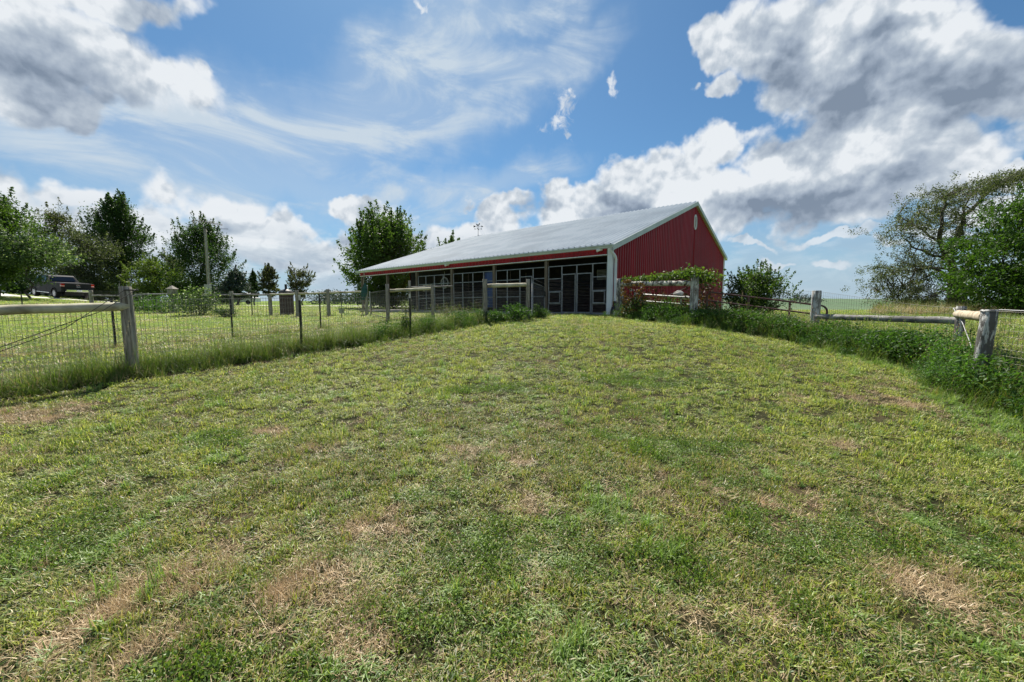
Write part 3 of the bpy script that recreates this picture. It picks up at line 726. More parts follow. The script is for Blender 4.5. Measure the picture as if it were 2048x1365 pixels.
def lerp2(a, b, t): return (a[0]+(b[0]-a[0])*t, a[1]+(b[1]-a[1])*t)
def on_line(a, c, px):
    "point of the plan line a-c seen in column px"
    r = (px-1024)/F_PX; r /= (math.cos(PITCH)+.0075)
    t = (r*a[1]-a[0])/((c[0]-a[0])-r*(c[1]-a[1])); return lerp2(a, c, t)

PA, PB, PC_ = at(262, 700, 6)[:2], at(970, 600, 12.5)[:2], at(1056, 600, 13.2)[:2]
PA0 = PA+(PA-PB)/np.linalg.norm(PA-PB)*2.6
def near_fence():
    f = empty('paddock_fence', (PA[0], PA[1], T(*PA)), 'nearest woven wire fence with round pale rail and stout grey post, left of the lawn', 'fence')
    g = T(*PA); wood_post('post', PA, g-.2, at(262, 574, 6)[2], .080, .074, M_post, f, seed=1)
    g0 = T(*PA0); wood_post('post', PA0, g0-.2, g0+1.35, .08, .075, M_post, f, seed=2)
    wood_post('post', PB, T(*PB)-.2, at(970, 559, 12.5)[2], .075, .070, M_post, f, seed=3)
    wood_post('post', PC_, T(*PC_)-.2, at(1056, 559, 13.2)[2], .068, .064, M_post, f, seed=4)
    rail('rail', at(258, 613.5, 6), (PA0[0], PA0[1], at(0, 622, 4.9)[2]-.05), .063, .068, M_rail, f, 1)
    rail('rail', at(974, 572, 12.5), at(1052, 570, 13.2), .062, .06, M_rail, f, 2)
    tp = [(600, 590), (820, 588)]
    pl = [PA0, PA]; tops = [at(0, 624, 4.9)[2]+.0, at(262, 600, 6)[2]]
    for px, py in tp:
        q = on_line(PA, PB, px); pl.append(q); tops.append(at(px, py+6, q[1])[2]); t_post(q, T(*q)-.1, at(px, py, q[1])[2], f)
    M_w2 = M_fencewire
    pl += [PB, PC_]; tops += [at(970, 584, 12.5)[2]+.05, at(1056, 584, 13.2)[2]]
    bots = [T(*p)+.02 for p in pl]
    mesh_fence(pl, tops, bots, f, .0508, .10, .0032, M_w2)
    b = MB(); b.tube([at(275, 578, 5.9), at(205, 622, 5.4), (PA0[0]+.1, PA0[1]+.1, T(*PA0)+.15)], .005, 5); b.build('brace_wire', M_tpost, f); b = MB(); b.tube([at(250, 580, 5.9), at(130, 657, 5.2), (PA0[0]+.15, PA0[1]+.1, T(*PA0)+.12)], .0045, 5)
    b.build('brace_wire', M_tpost, f)
    b = MB(); 
    for zz in (580, 581.5): 
        c = at(262, zz, 6); b.tube([(c[0]+.080*math.cos(a), c[1]+.080*math.sin(a), c[2]) for a in np.linspace(0, 2*math.pi, 17)], .006, 5, caps=False)
    b.build('wire_wrap', M_tpost, f)
near_fence()
Q2 = [at(-60, 600, 7.6)[:2], at(775, 600, 14.5)[:2]]
def middle_fence():
    f = empty('yard_fence', (Q2[1][0], Q2[1][1], T(*Q2[1])), 'second wire fence of dark steel posts across the left yard, behind the nearest fence', 'fence')
    pl = []; tops = []
    for px, py in ((-60, 606), (224, 598), (462, 593), (640, 588)):
        q = on_line(Q2[0], Q2[1], px); z = at(px, py, q[1])[2]; z = min(z, T(*q)+1.35)
        t_post(q, T(*q)-.1, z, f, tip=False); pl.append(q); tops.append(z-.1)
    q5 = at(775, 600, 14.5)[:2]; q6 = at(865, 600, 15.6)[:2]
    wood_post('post', q5, T(*q5)-.2, at(775, 569, 14.5)[2], .068, .062, M_post, f, seed=6)
    wood_post('post', q6, T(*q6)-.2, at(865, 570.5, 15.6)[2], .064, .06, M_post, f, seed=7)
    q7 = at(820, 600, 16.6)[:2]; wood_post('post', q7, T(*q7)-.2, at(820, 562, 16.6)[2], .055, .05, M_post, f, seed=8)
    rail('rail', at(779, 582, 14.5), at(862, 577.5, 15.6), .058, .05, M_rail, f, 5)
    rail('rail', at(822, 575, 16.6), at(905, 573, 18.5), .035, .035, M_greyrail, f, 9)
    pl += [q5, q6, at(905, 600, 17.0)[:2]]; tops += [at(775, 584, 14.5)[2], at(865, 582, 15.6)[2], at(905, 580, 17)[2]]
    mesh_fence(pl, tops, [T(*p)+.02 for p in pl], f, .08, .13, .003)
middle_fence()
def far_fence():
    f = empty('post_and_rail_fence', (*at(594, 600, 19)[:2], T(*at(594, 600, 19)[:2])), 'farther post and rail fence beyond the left yard, running to the barn end', 'fence')
    S = [(183, 24, 581), (285, 22.5, 588), (346, 21.5, 586), (463, 18, 583), (540, 19, 589), (594, 18.5, 581), (656, 18.8, 579), (733, 19.5, 574)]
    pl = []; tops = []
    for i, (px, Y, py) in enumerate(S):
        q = at(px, 600, Y)[:2]; wood_post('post', q, T(*q)-.2, at(px, py, Y)[2], .085 if px > 300 else .10, .08 if px > 300 else .095, M_post, f, seed=20+i, n=10); pl.append(q); tops.append(T(*q)+1.0)
    R_ = [(183, 24, 591.5, 283, 22.5, 593), (270, 22.7, 590, 346, 21.5, 588), (400, 19.7, 593, 463, 18, 590), (463, 18, 590, 540, 19, 590), (540, 19, 589.5, 594, 18.5, 588), (594, 18.5, 588, 656, 18.8, 586.5), (656, 18.8, 586, 733, 19.5, 583.5)]
    for i, (a, Ya, ya, c, Yc, yc) in enumerate(R_): rail('rail', at(a, ya, Ya), at(c, yc, Yc), .045, .04, M_rail if i > 3 else M_greyrail, f, 30+i)
    for px, Y in ((503, 18.5), (43, 19.5)):
        q = at(px, 600, Y)[:2]; t_post(q, T(*q)-.1, T(*q)+.95, f, tip=False)
    mesh_fence(pl, tops, [T(*p)+.02 for p in pl], f, .10, .15, .0035)
    for px, Y, mt in ((740, 18.6, M_wirebright), ):
        q = at(px, 600, Y)[:2]; b = MB(); b.tube([(q[0], q[1], T(*q)-.1), (q[0], q[1], T(*q)+1.15)], .03, 8); b.build('gate_post', mt, f)
far_fence()
def wire_gate():
    a = at(742, 600, 18.5)[:2]; c = at(772, 600, 14.9)[:2]
    g = empty('wire_gate', (a[0], a[1], T(*a)), 'small dark framed wire gate standing just off the far left corner of the barn', 'gate')
    za, zc = T(*a)+.08, T(*c)+.08; b = MB()
    pts = [(a[0], a[1], za), (a[0], a[1], za+1.0), (c[0], c[1], zc+1.05), (c[0], c[1], zc), (a[0], a[1], za)]
    b.tube(pts, .018, 6, caps=False); b.build('frame', M_tpost, g)
    mesh_fence([a, c], [za+1.0, zc+1.05], [za, zc], g, .10, .14, .003)
wire_gate()
def small_gate():
    "kennel yard gate between the fence corner and the barn"
    a = at(1064, 600, 13.4)[:2]; c = bp(3.1, -.1, 0); c = (c.x, c.y)
    g = empty('walk_gate', (a[0], a[1], T(*a)), 'narrow wire gate hung on a kennel post beside the two kennel doors', 'gate')
    z = 1.1; b = MB(); b.tube([(a[0], a[1], z), (a[0], a[1], z+1.15), (c[0], c[1], z+1.15), (c[0], c[1], z), (a[0], a[1], z)], .017, 6, caps=False); b.build('frame', M_wirebright, g)
    mesh_fence([a, c], [z+1.15, z+1.15], [z, z], g, .052, .10, .003, M_kmesh)
    b = MB()
    for zz in (at(1080, 562, 15)[2], at(1080, 579, 15)[2]): b.tube([at(1062, 563, 13.4)[:2].tolist()+[zz], (c[0]-.02, c[1]-.12, zz)], .013, 6)
    b.box((c[0], c[1]-.14, 1.95), (.09, .05, .22)); b.build('hinge', M_tpost, g)
small_gate()

PH, PG, PD, PE, PF = (at(1239, 600, 14)[:2], at(1386, 600, 11)[:2], at(1631, 600, 9.5)[:2], at(1920, 650, 7.1)[:2], at(1974, 660, 4.9)[:2])
def right_fence():
    f = empty('corner_fence', (PD[0], PD[1], T(*PD)), 'weathered post and rail fence with peeling white posts on the right edge of the lawn', 'fence')
    def P(px, Y, ytop, r0, r1, mt, seed, lean=(0, 0), dn=.25):
        q = at(px, 620, Y)[:2]; wood_post('post', q, T(*q)-dn, at(px, ytop, Y)[2], r0, r1, mt, f, seed=seed, lean=lean, n=18); return q
    P(1239, 14, 558, .145, .13, M_peel, 41); P(1387, 11, 551, .108, .104, M_peel2, 42); P(1631, 9.5, 582, .096, .094, M_peel2, 43)
    P(1920, 7.1, 613, .068, .068, M_peel, 44, (.03, 0)); P(1974, 4.9, 620, .074, .076, M_peel, 45, (.035, 0))
    rail('rail', at(1245, 568, 13.85), at(1382, 567, 11), .085, .075, M_oldrail, f, 11)
    rail('rail', at(1634, 633.5, 9.4), at(1915, 642, 7.15), .062, .066, M_greyrail, f, 12)
    rail('rail', at(1918, 629, 6.95), at(1972, 634, 4.95), .072, .062, M_tanrail, f, 13)
    # woven wire
    end = (PF[0]-.30, PF[1]-2.2); end2 = (PF[0]-.55, PF[1]-6.0)
    pl = [PD, (PE[0]+.1, PE[1]+.05)]
    back = [at(1545, 600, 15.5)[:2], at(1640, 600, 12.5)[:2], (PE[0]+.25, PE[1]+1.0), (PE[0]+.12, PE[1]+.05)]
    mesh_fence(back, [at(1545, 580, 15.5)[2], at(1640, 584, 12.5)[2], at(1880, 611, 8.2)[2], at(1920, 618, 7.1)[2]], [T(*p)+.02 for p in back], f, .125, .115, .0036)
    m2 = [lerp2(PF, end, t) for t in (0, .25, .5, .75, 1)]+[lerp2(end, end2, t) for t in (.33, .66, 1)]; zt_ = at(1980, 622, 4.9)[2]; mesh_fence(m2, [zt_, zt_-.02, zt_-.04, zt_-.06, zt_-.08, zt_-.09, zt_-.1, zt_-.1], [T(*p)+.05 for p in m2], f, .0508, .09, .0027)
    wood_post('post', end2, T(*end2)-.2, T(*end2)+1.3, .075, .075, M_peel, f, seed=46)
    b = MB(); b.tube([at(1907, 617, 7.0), at(1925, 646, 6.5), at(1938, 680, 6.0), at(1946, 705, 5.7)], .007, 6); b.build('slack_wire', M_wirebright, f)
    b = MB(); b.tube([at(1330, 594, 12.1), at(1355, 583, 11.6), at(1380, 572, 11.2)], .008, 5); b.build('brace_wire', M_wirebright, f)
    b = MB()
    c = at(1980, 624, 4.9); b.tube([(c[0]+.081*math.cos(a)-.005, c[1]+.081*math.sin(a), c[2]+.01) for a in np.linspace(0, 2*math.pi, 17)], .005, 5, caps=False)
    b.build('wire_wrap', M_wirebright, f); b = MB(); c = at(1921, 617, 7.1); b.tube([(c[0]+.076*math.cos(a), c[1]+.076*math.sin(a), c[2]) for a in np.linspace(0, 2*math.pi, 17)], .007, 5, caps=False)
    b.build('wire_wrap', M_wirebright, f); b = MB(); b.tube([at(1998, 620, 4.9), (end[0], end[1], at(1980, 622, 4.9)[2]-.06)], .006, 5)
    b.build('top_wire', M_wirebright, f)
right_fence()
def tube_gate(name, a, c, mt, label, drops, H, nr=3):
    "a = low-left corner (x,y,ztop), c = right corner; rails follow the slope"
    a = V3(a); c = V3(c); g = empty(name, (a.x, a.y, a.z-H), label, 'gate', 'tubular farm gates on the right')
    d = (c-a); L = d.length; u = d.normalized(); dn = Vector((0, 0, -1)); r = .14; b = MB()
    loop = [a+dn*r]+[a+u*r*(1-math.cos(t))+dn*r*(1-math.sin(t)) for t in np.linspace(.3, math.pi/2, 5)]
    loop += [c-u*r*(1-math.cos(t))+dn*r*(1-math.sin(t)) for t in np.linspace(math.pi/2, 0, 6)]
    loop += [c+dn*(H-r)]+[c-u*r*(1-math.cos(t))+dn*(H-r+r*math.sin(t)) for t in np.linspace(.3, math.pi/2, 5)]
    loop += [a+u*r*(1-math.cos(t))+dn*(H-r+r*math.sin(t)) for t in np.linspace(math.pi/2, 0, 6)]+[a+dn*r]
    b.tube(loop, .024, 8, caps=False); b.build('frame', mt, g)
    for k in range(1, nr+1):
        b = MB(); z = H*k/(nr+1); b.tube([a+dn*z, c+dn*z], .021, 8); b.build('rail', mt, g)
    for t in drops:
        b = MB(); p = a.lerp(c, t); b.bar(p+Vector((0, -.03, 0)), p+Vector((0, -.03, -H)), .05, .012); b.build('brace', mt, g)
tube_gate('farm_gate', at(1415, 584, 10.9), at(1655, 613, 9.9), M_rust, 'long red brown tubular gate sloping down behind the middle white post', (.36, .7), .95)
tube_gate('farm_gate', at(1281, 589, 13.0), at(1400, 597, 11.6), M_galvgate, 'shorter grey tubular gate half sunk in weeds under the vine covered rail', (.7,), .85)

# ------------------------------------------------------------------ trees, bushes
def rhombi(C, size, rs, up_bias=0.0, narrow=.55):
    n = len(C); d = rs.normal(size=(n, 3)); d[:, 2] += up_bias; d /= np.linalg.norm(d, axis=1, keepdims=True)
    w = rs.normal(size=(n, 3)); w -= (w*d).sum(1, keepdims=True)*d; w /= np.linalg.norm(w, axis=1, keepdims=True)
    s = (size*rs.uniform(.6, 1.35, n))[:, None]
    nrm = np.cross(d, w); bend = nrm*s*.12
    V = np.stack([C-d*s*.5+bend, C+w*s*.5*narrow, C+d*s*.5+bend, C-w*s*.5*narrow], 1).reshape(-1, 3)
    F = np.arange(4*n).reshape(-1, 4); return V, F
def crown_r(shape, t):
    if shape == 'round': return math.sqrt(max(0, 1-(2*t-1)**2))**.8
    if shape == 'egg': return (math.sin(math.pi*min(1, t**.75)))**.65 if t < 1 else 0
    if shape == 'column': return min(1, (t*5)**.6, ((1-t)*2.2)**.6)
    if shape == 'cone': return max(.03, (1-t))*min(1, (t*8+.3))
    if shape == 'broad': return min(1, (t*4+.25)**.5)*math.sqrt(max(0, 1-t**3))
    if shape == 'vase': return (.35+.65*min(1, t*1.6))*math.sqrt(max(0, 1-max(0, (t-.45)/.55)**2.2))
    return 1
def tree(name, label, cat, px, Y, ytop, hw, ybot, shape, leafm, nclus=70, per=110, leaf=.16, seed=1, group=None, spike=.5, limb=12, trunk=.16, clus=.55,
         stems=1, dens_core=.5, gap=.0, up=.2, lean=0, zscale=.75, extra=()):
    rs = np.random.default_rng(seed)
    base = at(px, 600, Y)[:2]; gz = T(*base); ztop = at(px, ytop, Y)[2]; zb = max(gz+.05, at(px, ybot, Y)[2]); Rr = hw*Y/F_PX; Hc = ztop-zb
    e = empty(name, (base[0], base[1], gz), label, cat, group)
    lob = rs.uniform(0, 6.28, 4)
    cl = []
    tries = 0
    while len(cl) < nclus and tries < nclus*40:
        tries += 1
        t = rs.uniform(.0, .97); a = rs.uniform(0, 2*math.pi); f = rs.uniform(0, 1)**(.5 if rs.uniform() > dens_core else 1.2)
        rmax = Rr*crown_r(shape, t)*(1+.16*math.sin(3*a+lob[0]+4*t)+.12*math.sin(5*a+lob[1]-7*t))*.79
        p = np.array([math.cos(a)*rmax*f, math.sin(a)*rmax*f, zb+Hc*t*.91-gz])
        p[0] += lean*t*Rr
        if gap and math.sin(p[0]*2.1/Rr*2+lob[2])*math.sin(p[2]*2.3/Hc*3+lob[3])*math.sin(p[1]/Rr*4+lob[1]) > 1-gap: continue
        cl.append((p, f, t))
    C = []
    for p, f, t in cl:
        cr = clus*Rr*.42*rs.uniform(.6, 1.25)
        q = rs.normal(size=(per, 3))*np.array([cr*.5, cr*.5, cr*.5*zscale])
        if rs.uniform() < spike and f > .35:
            o = p-np.array([0, 0, (zb-gz)+Hc*.35]); o /= np.linalg.norm(o)+1e-6; o = o*.6+np.array([0, 0, .7]); o /= np.linalg.norm(o)
            m = per//2; tt = rs.uniform(0, 1, m)**.8; q[:m] = o[None]*(tt[:, None]*cr*1.9)+rs.normal(size=(m, 3))*(cr*.22*(1.15-tt[:, None]))
        C.append(p+q)
    for (ex, ey, er, en_) in extra:
        p = np.array(at(ex, ey, Y))-np.array([base[0], base[1], gz]); r_ = er*Y/F_PX; C.append(p+rs.normal(size=(en_, 3))*np.array([r_*.6, r_*.8, r_*.5])); cl.append((p, .9, .2))
    C = np.concatenate(C); C = C[C[:, 2] > .05]; V, F = rhombi(C, leaf, rs, up)
    o = np_mesh('crown', V+np.array([base[0], base[1], gz]), F, leafm, e)
    # wood
    b = MB(); O = Vector((base[0], base[1], gz)); 
    for s in range(stems):
        so = Vector((rs.uniform(-1, 1)*.25*(stems > 1)*Rr*.4, rs.uniform(-.3, .3)*(stems > 1), 0)); top = Vector((so.x*3+lean*Rr*.5, so.y*2, (zb-gz)+Hc*.82)); K = 8; pts = []; rad = []
        for i in range(K+1):
            t = i/K; p = so.lerp(top, t)+Vector((rs.normal()*.05*Rr*(0 < t), rs.normal()*.05*Rr*(0 < t), 0)); pts.append(O+p-Vector((0, 0, .15*(i == 0)))); rad.append(trunk*(1.25 if i == 0 else 1-.85*t)+.012)
        b.tube(pts, rad, 8, caps=False)
        ends = [cl[i] for i in rs.choice(len(cl), min(limb, len(cl)), replace=False)]; limbs = []
        for p, f, t in ends:
            ze = p[2]; zs = max((zb-gz)*.75, ze-abs(rs.normal())*.25*Hc-np.hypot(p[0], p[1])*.55); k = min(K-1, max(0, (zs/(top.z+.01))*K)); i0 = int(k); st = pts[i0].lerp(pts[i0+1], k-i0)
            en = O+Vector(p); mid = st.lerp(en, .5)+Vector((rs.normal()*.06*Rr, rs.normal()*.06*Rr, -.05*Hc)); r0 = trunk*.42*(1-.6*k/K)+.01
            pp = [st, st.lerp(mid, .5)+Vector((0, 0, -.01*Hc)), mid, mid.lerp(en, .5)+Vector((0, 0, .015*Hc)), en]; b.tube(pp, [r0, r0*.8, r0*.6, r0*.4, r0*.18], 5, caps=False); limbs.append(pp)
        for p, f, t in cl:
            en = O+Vector(p); best = min((q for l in limbs for q in l[1:]), key=lambda q: (q-en).length)
            if (best-en).length > .05: b.tube([best, best.lerp(en, .5)+Vector((rs.normal()*.03*Rr, rs.normal()*.03*Rr, 0)), en], [.028*trunk/.16, .018*trunk/.16, .008], 4, caps=False)
    b.build('trunk', M_bark, e)
    return e
TG = 'trees along the driveway'
tree('shade_tree', 'tall full green tree in front of the pickup at the left edge', 'tree', -6, 30, 374, 84, 545, 'broad', L_maple, 190, 190, .17, 11, TG, .35, extra=[(0, 560, 12, 300), (-20, 575, 20, 500), (60, 460, 26, 600)])
tree('small_tree', 'low pale leaved tree whose branches hang over the front of the pickup', 'tree', 66, 29.5, 474, 78, 528, 'broad', L_pale, 100, 120, .15, 12, TG, .3, trunk=.06, extra=[(66, 550, 15, 380), (80, 562, 9, 160), (54, 566, 8, 110), (140, 518, 14, 220)])
tree('loose_tree', 'airy grey green tree standing behind the pickup cab', 'tree', 126, 52, 406, 74, 590, 'egg', L_brownish, 130, 120, .21, 13, TG, .5, gap=.2, trunk=.22)
tree('silver_tree', 'greyish bushy tree just right of the pickup tailgate', 'tree', 186, 45, 456, 66, 596, 'round', L_silver, 160, 150, .17, 14, TG, .3)
tree('maple_tree', 'tall dark maple with a pointed leafy top left of the birdhouse post', 'tree', 248, 50, 384, 64, 566, 'egg', L_dark, 170, 210, .21, 15, TG, .8, trunk=.24)
tree('young_tree', 'small yellow green tree at the foot of the tall dark maple', 'tree', 310, 46, 518, 50, 592, 'round', L_light, 90, 120, .20, 16, TG, .5, trunk=.10)
tree('young_tree', 'thin distant tree between the tall maple and the utility pole', 'tree', 346, 58, 500, 42, 592, 'egg', L_silver, 80, 90, .24, 17, TG, .6, trunk=.10)
tree('shade_tree', 'ragged broad tree right behind the utility pole', 'tree', 412, 46, 442, 74, 594, 'egg', L_dark, 170, 150, .20, 18, TG, .8, gap=.06, trunk=.22)
tree('spruce_tree', 'dense blue green spruce to the right of the utility pole', 'tree', 474, 40, 538, 46, 596, 'cone', L_bluegreen, 150, 150, .15, 19, TG, .2, clus=.5, zscale=.35, trunk=.12)
tree('juniper_tree', 'narrow dark evergreen behind the spruce', 'tree', 509, 50, 541, 20, 594, 'cone', L_dark, 60, 110, .18, 20, TG, .6, trunk=.08)
tree('young_tree', 'single small round topped tree right of the spruce', 'tree', 539, 52, 529, 25, 592, 'egg', L_brownish, 80, 110, .19, 21, TG, .7, trunk=.10)
tree('young_tree', 'small tree with three upright leafy stems above the brick smoker', 'tree', 601, 52, 530, 32, 592, 'vase', L_brownish, 70, 80, .19, 22, TG, .9, stems=3, gap=.2, trunk=.08)
for i, (px, Y, h, w) in enumerate([(28, 47, 540, 46), (110, 54, 552, 46), (170, 52, 556, 44), (228, 54, 566, 46), (285, 54, 572, 34), (372, 52, 570, 40), (440, 56, 574, 40)]):
    tree('understory_bush', ['leftmost dark bush of the row behind the pickup', 'dark bush right behind the middle of the pickup', 'dark bush behind the pickup tailgate', 'dark bush behind the foot of the tall maple', 'dark bush under the yellow green tree', 'dark bush left of the utility pole foot', 'dark bush between the utility pole and the spruce'][i], 'bush', px, Y, h, w, 604, 'broad', L_dark, 60, 120, .2, 60+i, 'dark bushes behind the driveway trees', .3, trunk=.05, limb=6)
tree('maple_tree', 'large leafy green maple standing behind the far end of the barn', 'tree', 776, 36, 424, 98, 610, 'egg', L_maple, 250, 200, .20, 23, 'trees behind the barn', .9, trunk=.2, gap=.10, limb=18)
tree('maple_tree', 'tree with only its leafy top showing above the barn roof left of the weathervane', 'tree', 900, 48, 470, 48, 600, 'broad', L_maple, 110, 120, .24, 24, 'trees behind the barn', .9, trunk=.2)
tree('bush', 'tall loose bush right of the barn gable', 'bush', 1508, 23, 540, 68, 634, 'broad', L_maple, 150, 90, .12, 25, None, .9, trunk=.05, stems=3, gap=.15)
tree('maple_tree', 'dense bright green tree hanging in at the right edge', 'tree', 2075, 23, 368, 165, 612, 'broad', L_deep, 240, 260, .15, 26, 'trees on the right', .3, trunk=.2, limb=20, zscale=.45, clus=.45)
def cottonwood():
    rs = np.random.default_rng(31); Y = 31; base = at(1915, 600, Y)[:2]; gz = T(*base); O = Vector((base[0], base[1], gz))
    e = empty('cottonwood_tree', tuple(O), 'old wind swept tree with thin grey green foliage and a forked dark trunk', 'tree', 'trees on the right')
    def W(px, py, dy=0): p = at(px, py, Y); return Vector((p[0], p[1]+dy, p[2]))
    b = MB(); tr = [W(1916, 615), W(1914, 585), W(1912, 560), W(1908, 548)]; tr[0].z = gz-.2
    b.tube(tr, [.62, .52, .46, .40], 12, caps=False); limbs = []
    L = [([(1910, 556), (1890, 520), (1872, 480), (1862, 440), (1870, 400)], .24, -1), ([(1912, 556), (1905, 510), (1925, 470), (1945, 430), (1985, 385), (2030, 360)], .26, 1), ([(1914, 560), (1930, 520), (1950, 480), (1975, 430)], .2, -2),
         ([(1908, 566), (1880, 560), (1850, 545), (1825, 538), (1800, 545)], .17, -2), ([(1890, 520), (1870, 505), (1845, 490), (1820, 470)], .11, 1), ([(1872, 480), (1850, 450), (1838, 420)], .09, 2), ([(1908, 590), (1890, 570), (1860, 575), (1825, 590), (1800, 600)], .12, -3),
         ([(1925, 470), (1915, 430), (1922, 395)], .1, -1), ([(1908, 540), (1880, 530), (1850, 515)], .1, 3), ([(1912, 560), (1925, 540), (1940, 530), (1965, 520)], .14, 2), ([(1862, 440), (1840, 425), (1815, 450)], .06, 0), ([(1880, 540), (1845, 560), (1800, 575), (1785, 585)], .06, 1)]
    for pts, r, dy in L:
        n = len(pts); pp = [W(x, y, dy*.8*(i/(n-1))+rs.normal()*.2*(i > 0)) for i, (x, y) in enumerate(pts)]; fine = []
        for i in range(n-1):
            for k in range(3): fine.append(pp[i].lerp(pp[i+1], k/3)+Vector((rs.normal()*.05, rs.normal()*.05, rs.normal()*.05))*(i+k > 0))
        fine.append(pp[-1]); b.tube(fine, [r*(1-.8*i/len(fine)) for i in range(len(fine))], 7, caps=False); limbs += fine[2:]
    blobs = [(1870, 395, 34, 26, 26), (1840, 430, 36, 30, 26), (1815, 460, 30, 18, 20), (1800, 475, 20, 10, 8), (1880, 430, 40, 26, 26), (1850, 490, 44, 26, 26), (1835, 515, 34, 16, 14), (1925, 400, 30, 30, 22), (1950, 385, 34, 22, 26), (1985, 372, 40, 20, 30), (2020, 358, 36, 16, 26), (2050, 352, 30, 18, 20),
             (1940, 430, 40, 26, 20), (1900, 460, 34, 30, 16), (1795, 545, 30, 20, 28), (1825, 560, 40, 24, 30), (1790, 585, 28, 20, 26), (1850, 590, 50, 16, 30), (1870, 540, 30, 24, 14), (1810, 605, 40, 10, 18), (1960, 480, 40, 40, 26), (1900, 510, 26, 20, 8), (1780, 560, 12, 12, 6), (1880, 605, 40, 8, 14), (1800, 530, 26, 8, 10)]
    C = []
    for x, y, rx, ry, n in blobs:
        for k in range(int(n*1.6)):
            cx = x+np.clip(rs.normal(), -1.3, 1.3)*rx*.55; cy = y+np.clip(rs.normal(), -1.3, 1.3)*ry*.55; c = np.array(W(cx, cy, rs.normal()*1.4)); m = 54
            dirn = np.array([.75 if x > 1890 else -.35, rs.normal()*.4, .35 if y < 520 else -.1]); dirn /= np.linalg.norm(dirn); t = rs.uniform(-1, 1, m)
            C.append(c+dirn*(t[:, None]*.55)+rs.normal(size=(m, 3))*.13)
            if k % 3 == 0:
                en = Vector(c); best = min(limbs, key=lambda q: (q-en).length); b.tube([best, best.lerp(en, .5)+Vector((0, 0, .12)), en], [.035, .022, .01], 4, caps=False)
    C = np.concatenate(C); V, F = rhombi(C, .13, rs, .1, .45); np_mesh('crown', V, F, L_silver, e); b.build('trunk', M_bark, e)
cottonwood()

# broad-leaved weeds and low bushes
def weed(name, label, cat, px, py, Y, w, h, leafm, n=500, leaf=.05, seed=1, group=None, base=None, nst=9, shape='dome'):
    rs = np.random.default_rng(seed); q = at(px, py, Y)[:2] if base is None else base; gz = T(*q); e = empty(name, (q[0], q[1], gz), label, cat, group)
    b = MB(); C = []
    for s in range(nst):
        a = rs.uniform(0, 6.28); rr = w*.5*rs.uniform(.1, 1); hh = h*(1-.45*(rr/(w*.5))**2)*rs.uniform(.75, 1.1)
        p0 = Vector((q[0]+math.cos(a)*rr*.35, q[1]+math.sin(a)*rr*.35, gz-.03)); p1 = Vector((q[0]+math.cos(a)*rr, q[1]+math.sin(a)*rr, gz+hh)); mid = p0.lerp(p1, .5)+Vector((-math.cos(a)*rr*.12, 0, .05*h))
        b.tube([p0, mid, p1], [.008, .006, .002], 5, caps=False)
        m = n//nst; t = rs.uniform(.12, 1, m)**.8; P0, P1, P2 = np.array(p0), np.array(mid), np.array(p1)
        pt = P0*((1-t)**2)[:, None]+2*P1*((1-t)*t)[:, None]+P2*(t**2)[:, None]
        C.append(pt+rs.normal(size=(m, 3))*np.array([.16, .16, .07])*w*(1.1-t[:, None]*.6))
    C = np.concatenate(C); C[:, 2] = np.maximum(C[:, 2], gz+.02); V, F = rhombi(C, leaf, rs, .0, .5); np_mesh('leaves', V, F, leafm, e); b.build('stem', M_bark, e); return e
WG = 'weeds at the fences'
weed('weed_clump', 'bright leafy weeds between the two posts with the short pale rail', 'weeds', 1030, 640, 12.7, 1.1, .62, L_weed, 1500, .065, 51, WG, nst=14)
weed('weed_clump', 'low leafy weeds just right of the post where the fence turns', 'weeds', 992, 640, 12.5, .8, .42, L_weed, 900, .06, 52, WG, nst=10)
weed('weed_clump', 'leafy weeds in front of the kennel wire beside the walk gate', 'weeds', 1075, 640, 13.6, .8, .5, L_dark, 900, .06, 53, WG, nst=10)
weed('weed_clump', 'dark upright weed at the foot of the pale tipped steel post', 'weeds', 812, 655, 10.2, .42, .55, L_dark, 600, .055, 54, WG)
weed('weed_clump', 'feathery bright weed spilling onto the lawn before the corner posts', 'weeds', 1915, 700, 5.9, 1.1, .62, L_rag, 3000, .045, 55, WG, nst=20)
weed('weed_clump', 'feathery bright weed standing left of the slack wire', 'weeds', 1885, 690, 6.9, 1.0, .75, L_rag, 2400, .045, 56, WG, nst=16)
weed('weed_clump', 'dark broad leaved weed under the grey rail near the corner', 'weeds', 1840, 690, 7.4, .9, .55, L_weed, 1500, .05, 57, WG, nst=14)
weed('weed_clump', 'feathery bright weed at the foot of the nearest peeling post', 'weeds', 1950, 720, 4.9, .9, .5, L_rag, 2200, .04, 58, WG, nst=16)
weed('weed_clump', 'weed thicket beneath the grey rail just right of the middle white post', 'weeds', 1690, 690, 8.7, 1.5, .6, L_dark, 1900, .05, 72, WG, nst=16)
weed('weed_clump', 'leafy weed mass halfway along the grey rail', 'weeds', 1770, 690, 7.9, 1.4, .6, L_weed, 2000, .05, 73, WG, nst=16)
weed('weed_clump', 'small leafy sprig poking up behind the tan rail', 'weeds', 1946, 640, 6.6, .36, .98, L_weed, 500, .06, 59, WG, nst=6)
weed('weed_clump', 'dark weed thicket at the foot of the vine covered post', 'weeds', 1420, 640, 10.9, 1.3, .75, L_dark, 1600, .06, 60, WG, nst=14)
weed('weed_clump', 'weed thicket beneath the left half of the vine covered rail', 'weeds', 1275, 640, 13.2, 1.5, .8, L_dark, 2000, .06, 61, WG, nst=16)
weed('weed_clump', 'weed thicket beneath the right half of the vine covered rail', 'weeds', 1335, 640, 12.0, 1.5, .75, L_weed, 2000, .055, 62, WG, nst=16)
weed('weed_clump', 'weed thicket before the left half of the red brown gate', 'weeds', 1490, 640, 10.2, 1.5, .62, L_dark, 1600, .055, 63, WG, nst=16)
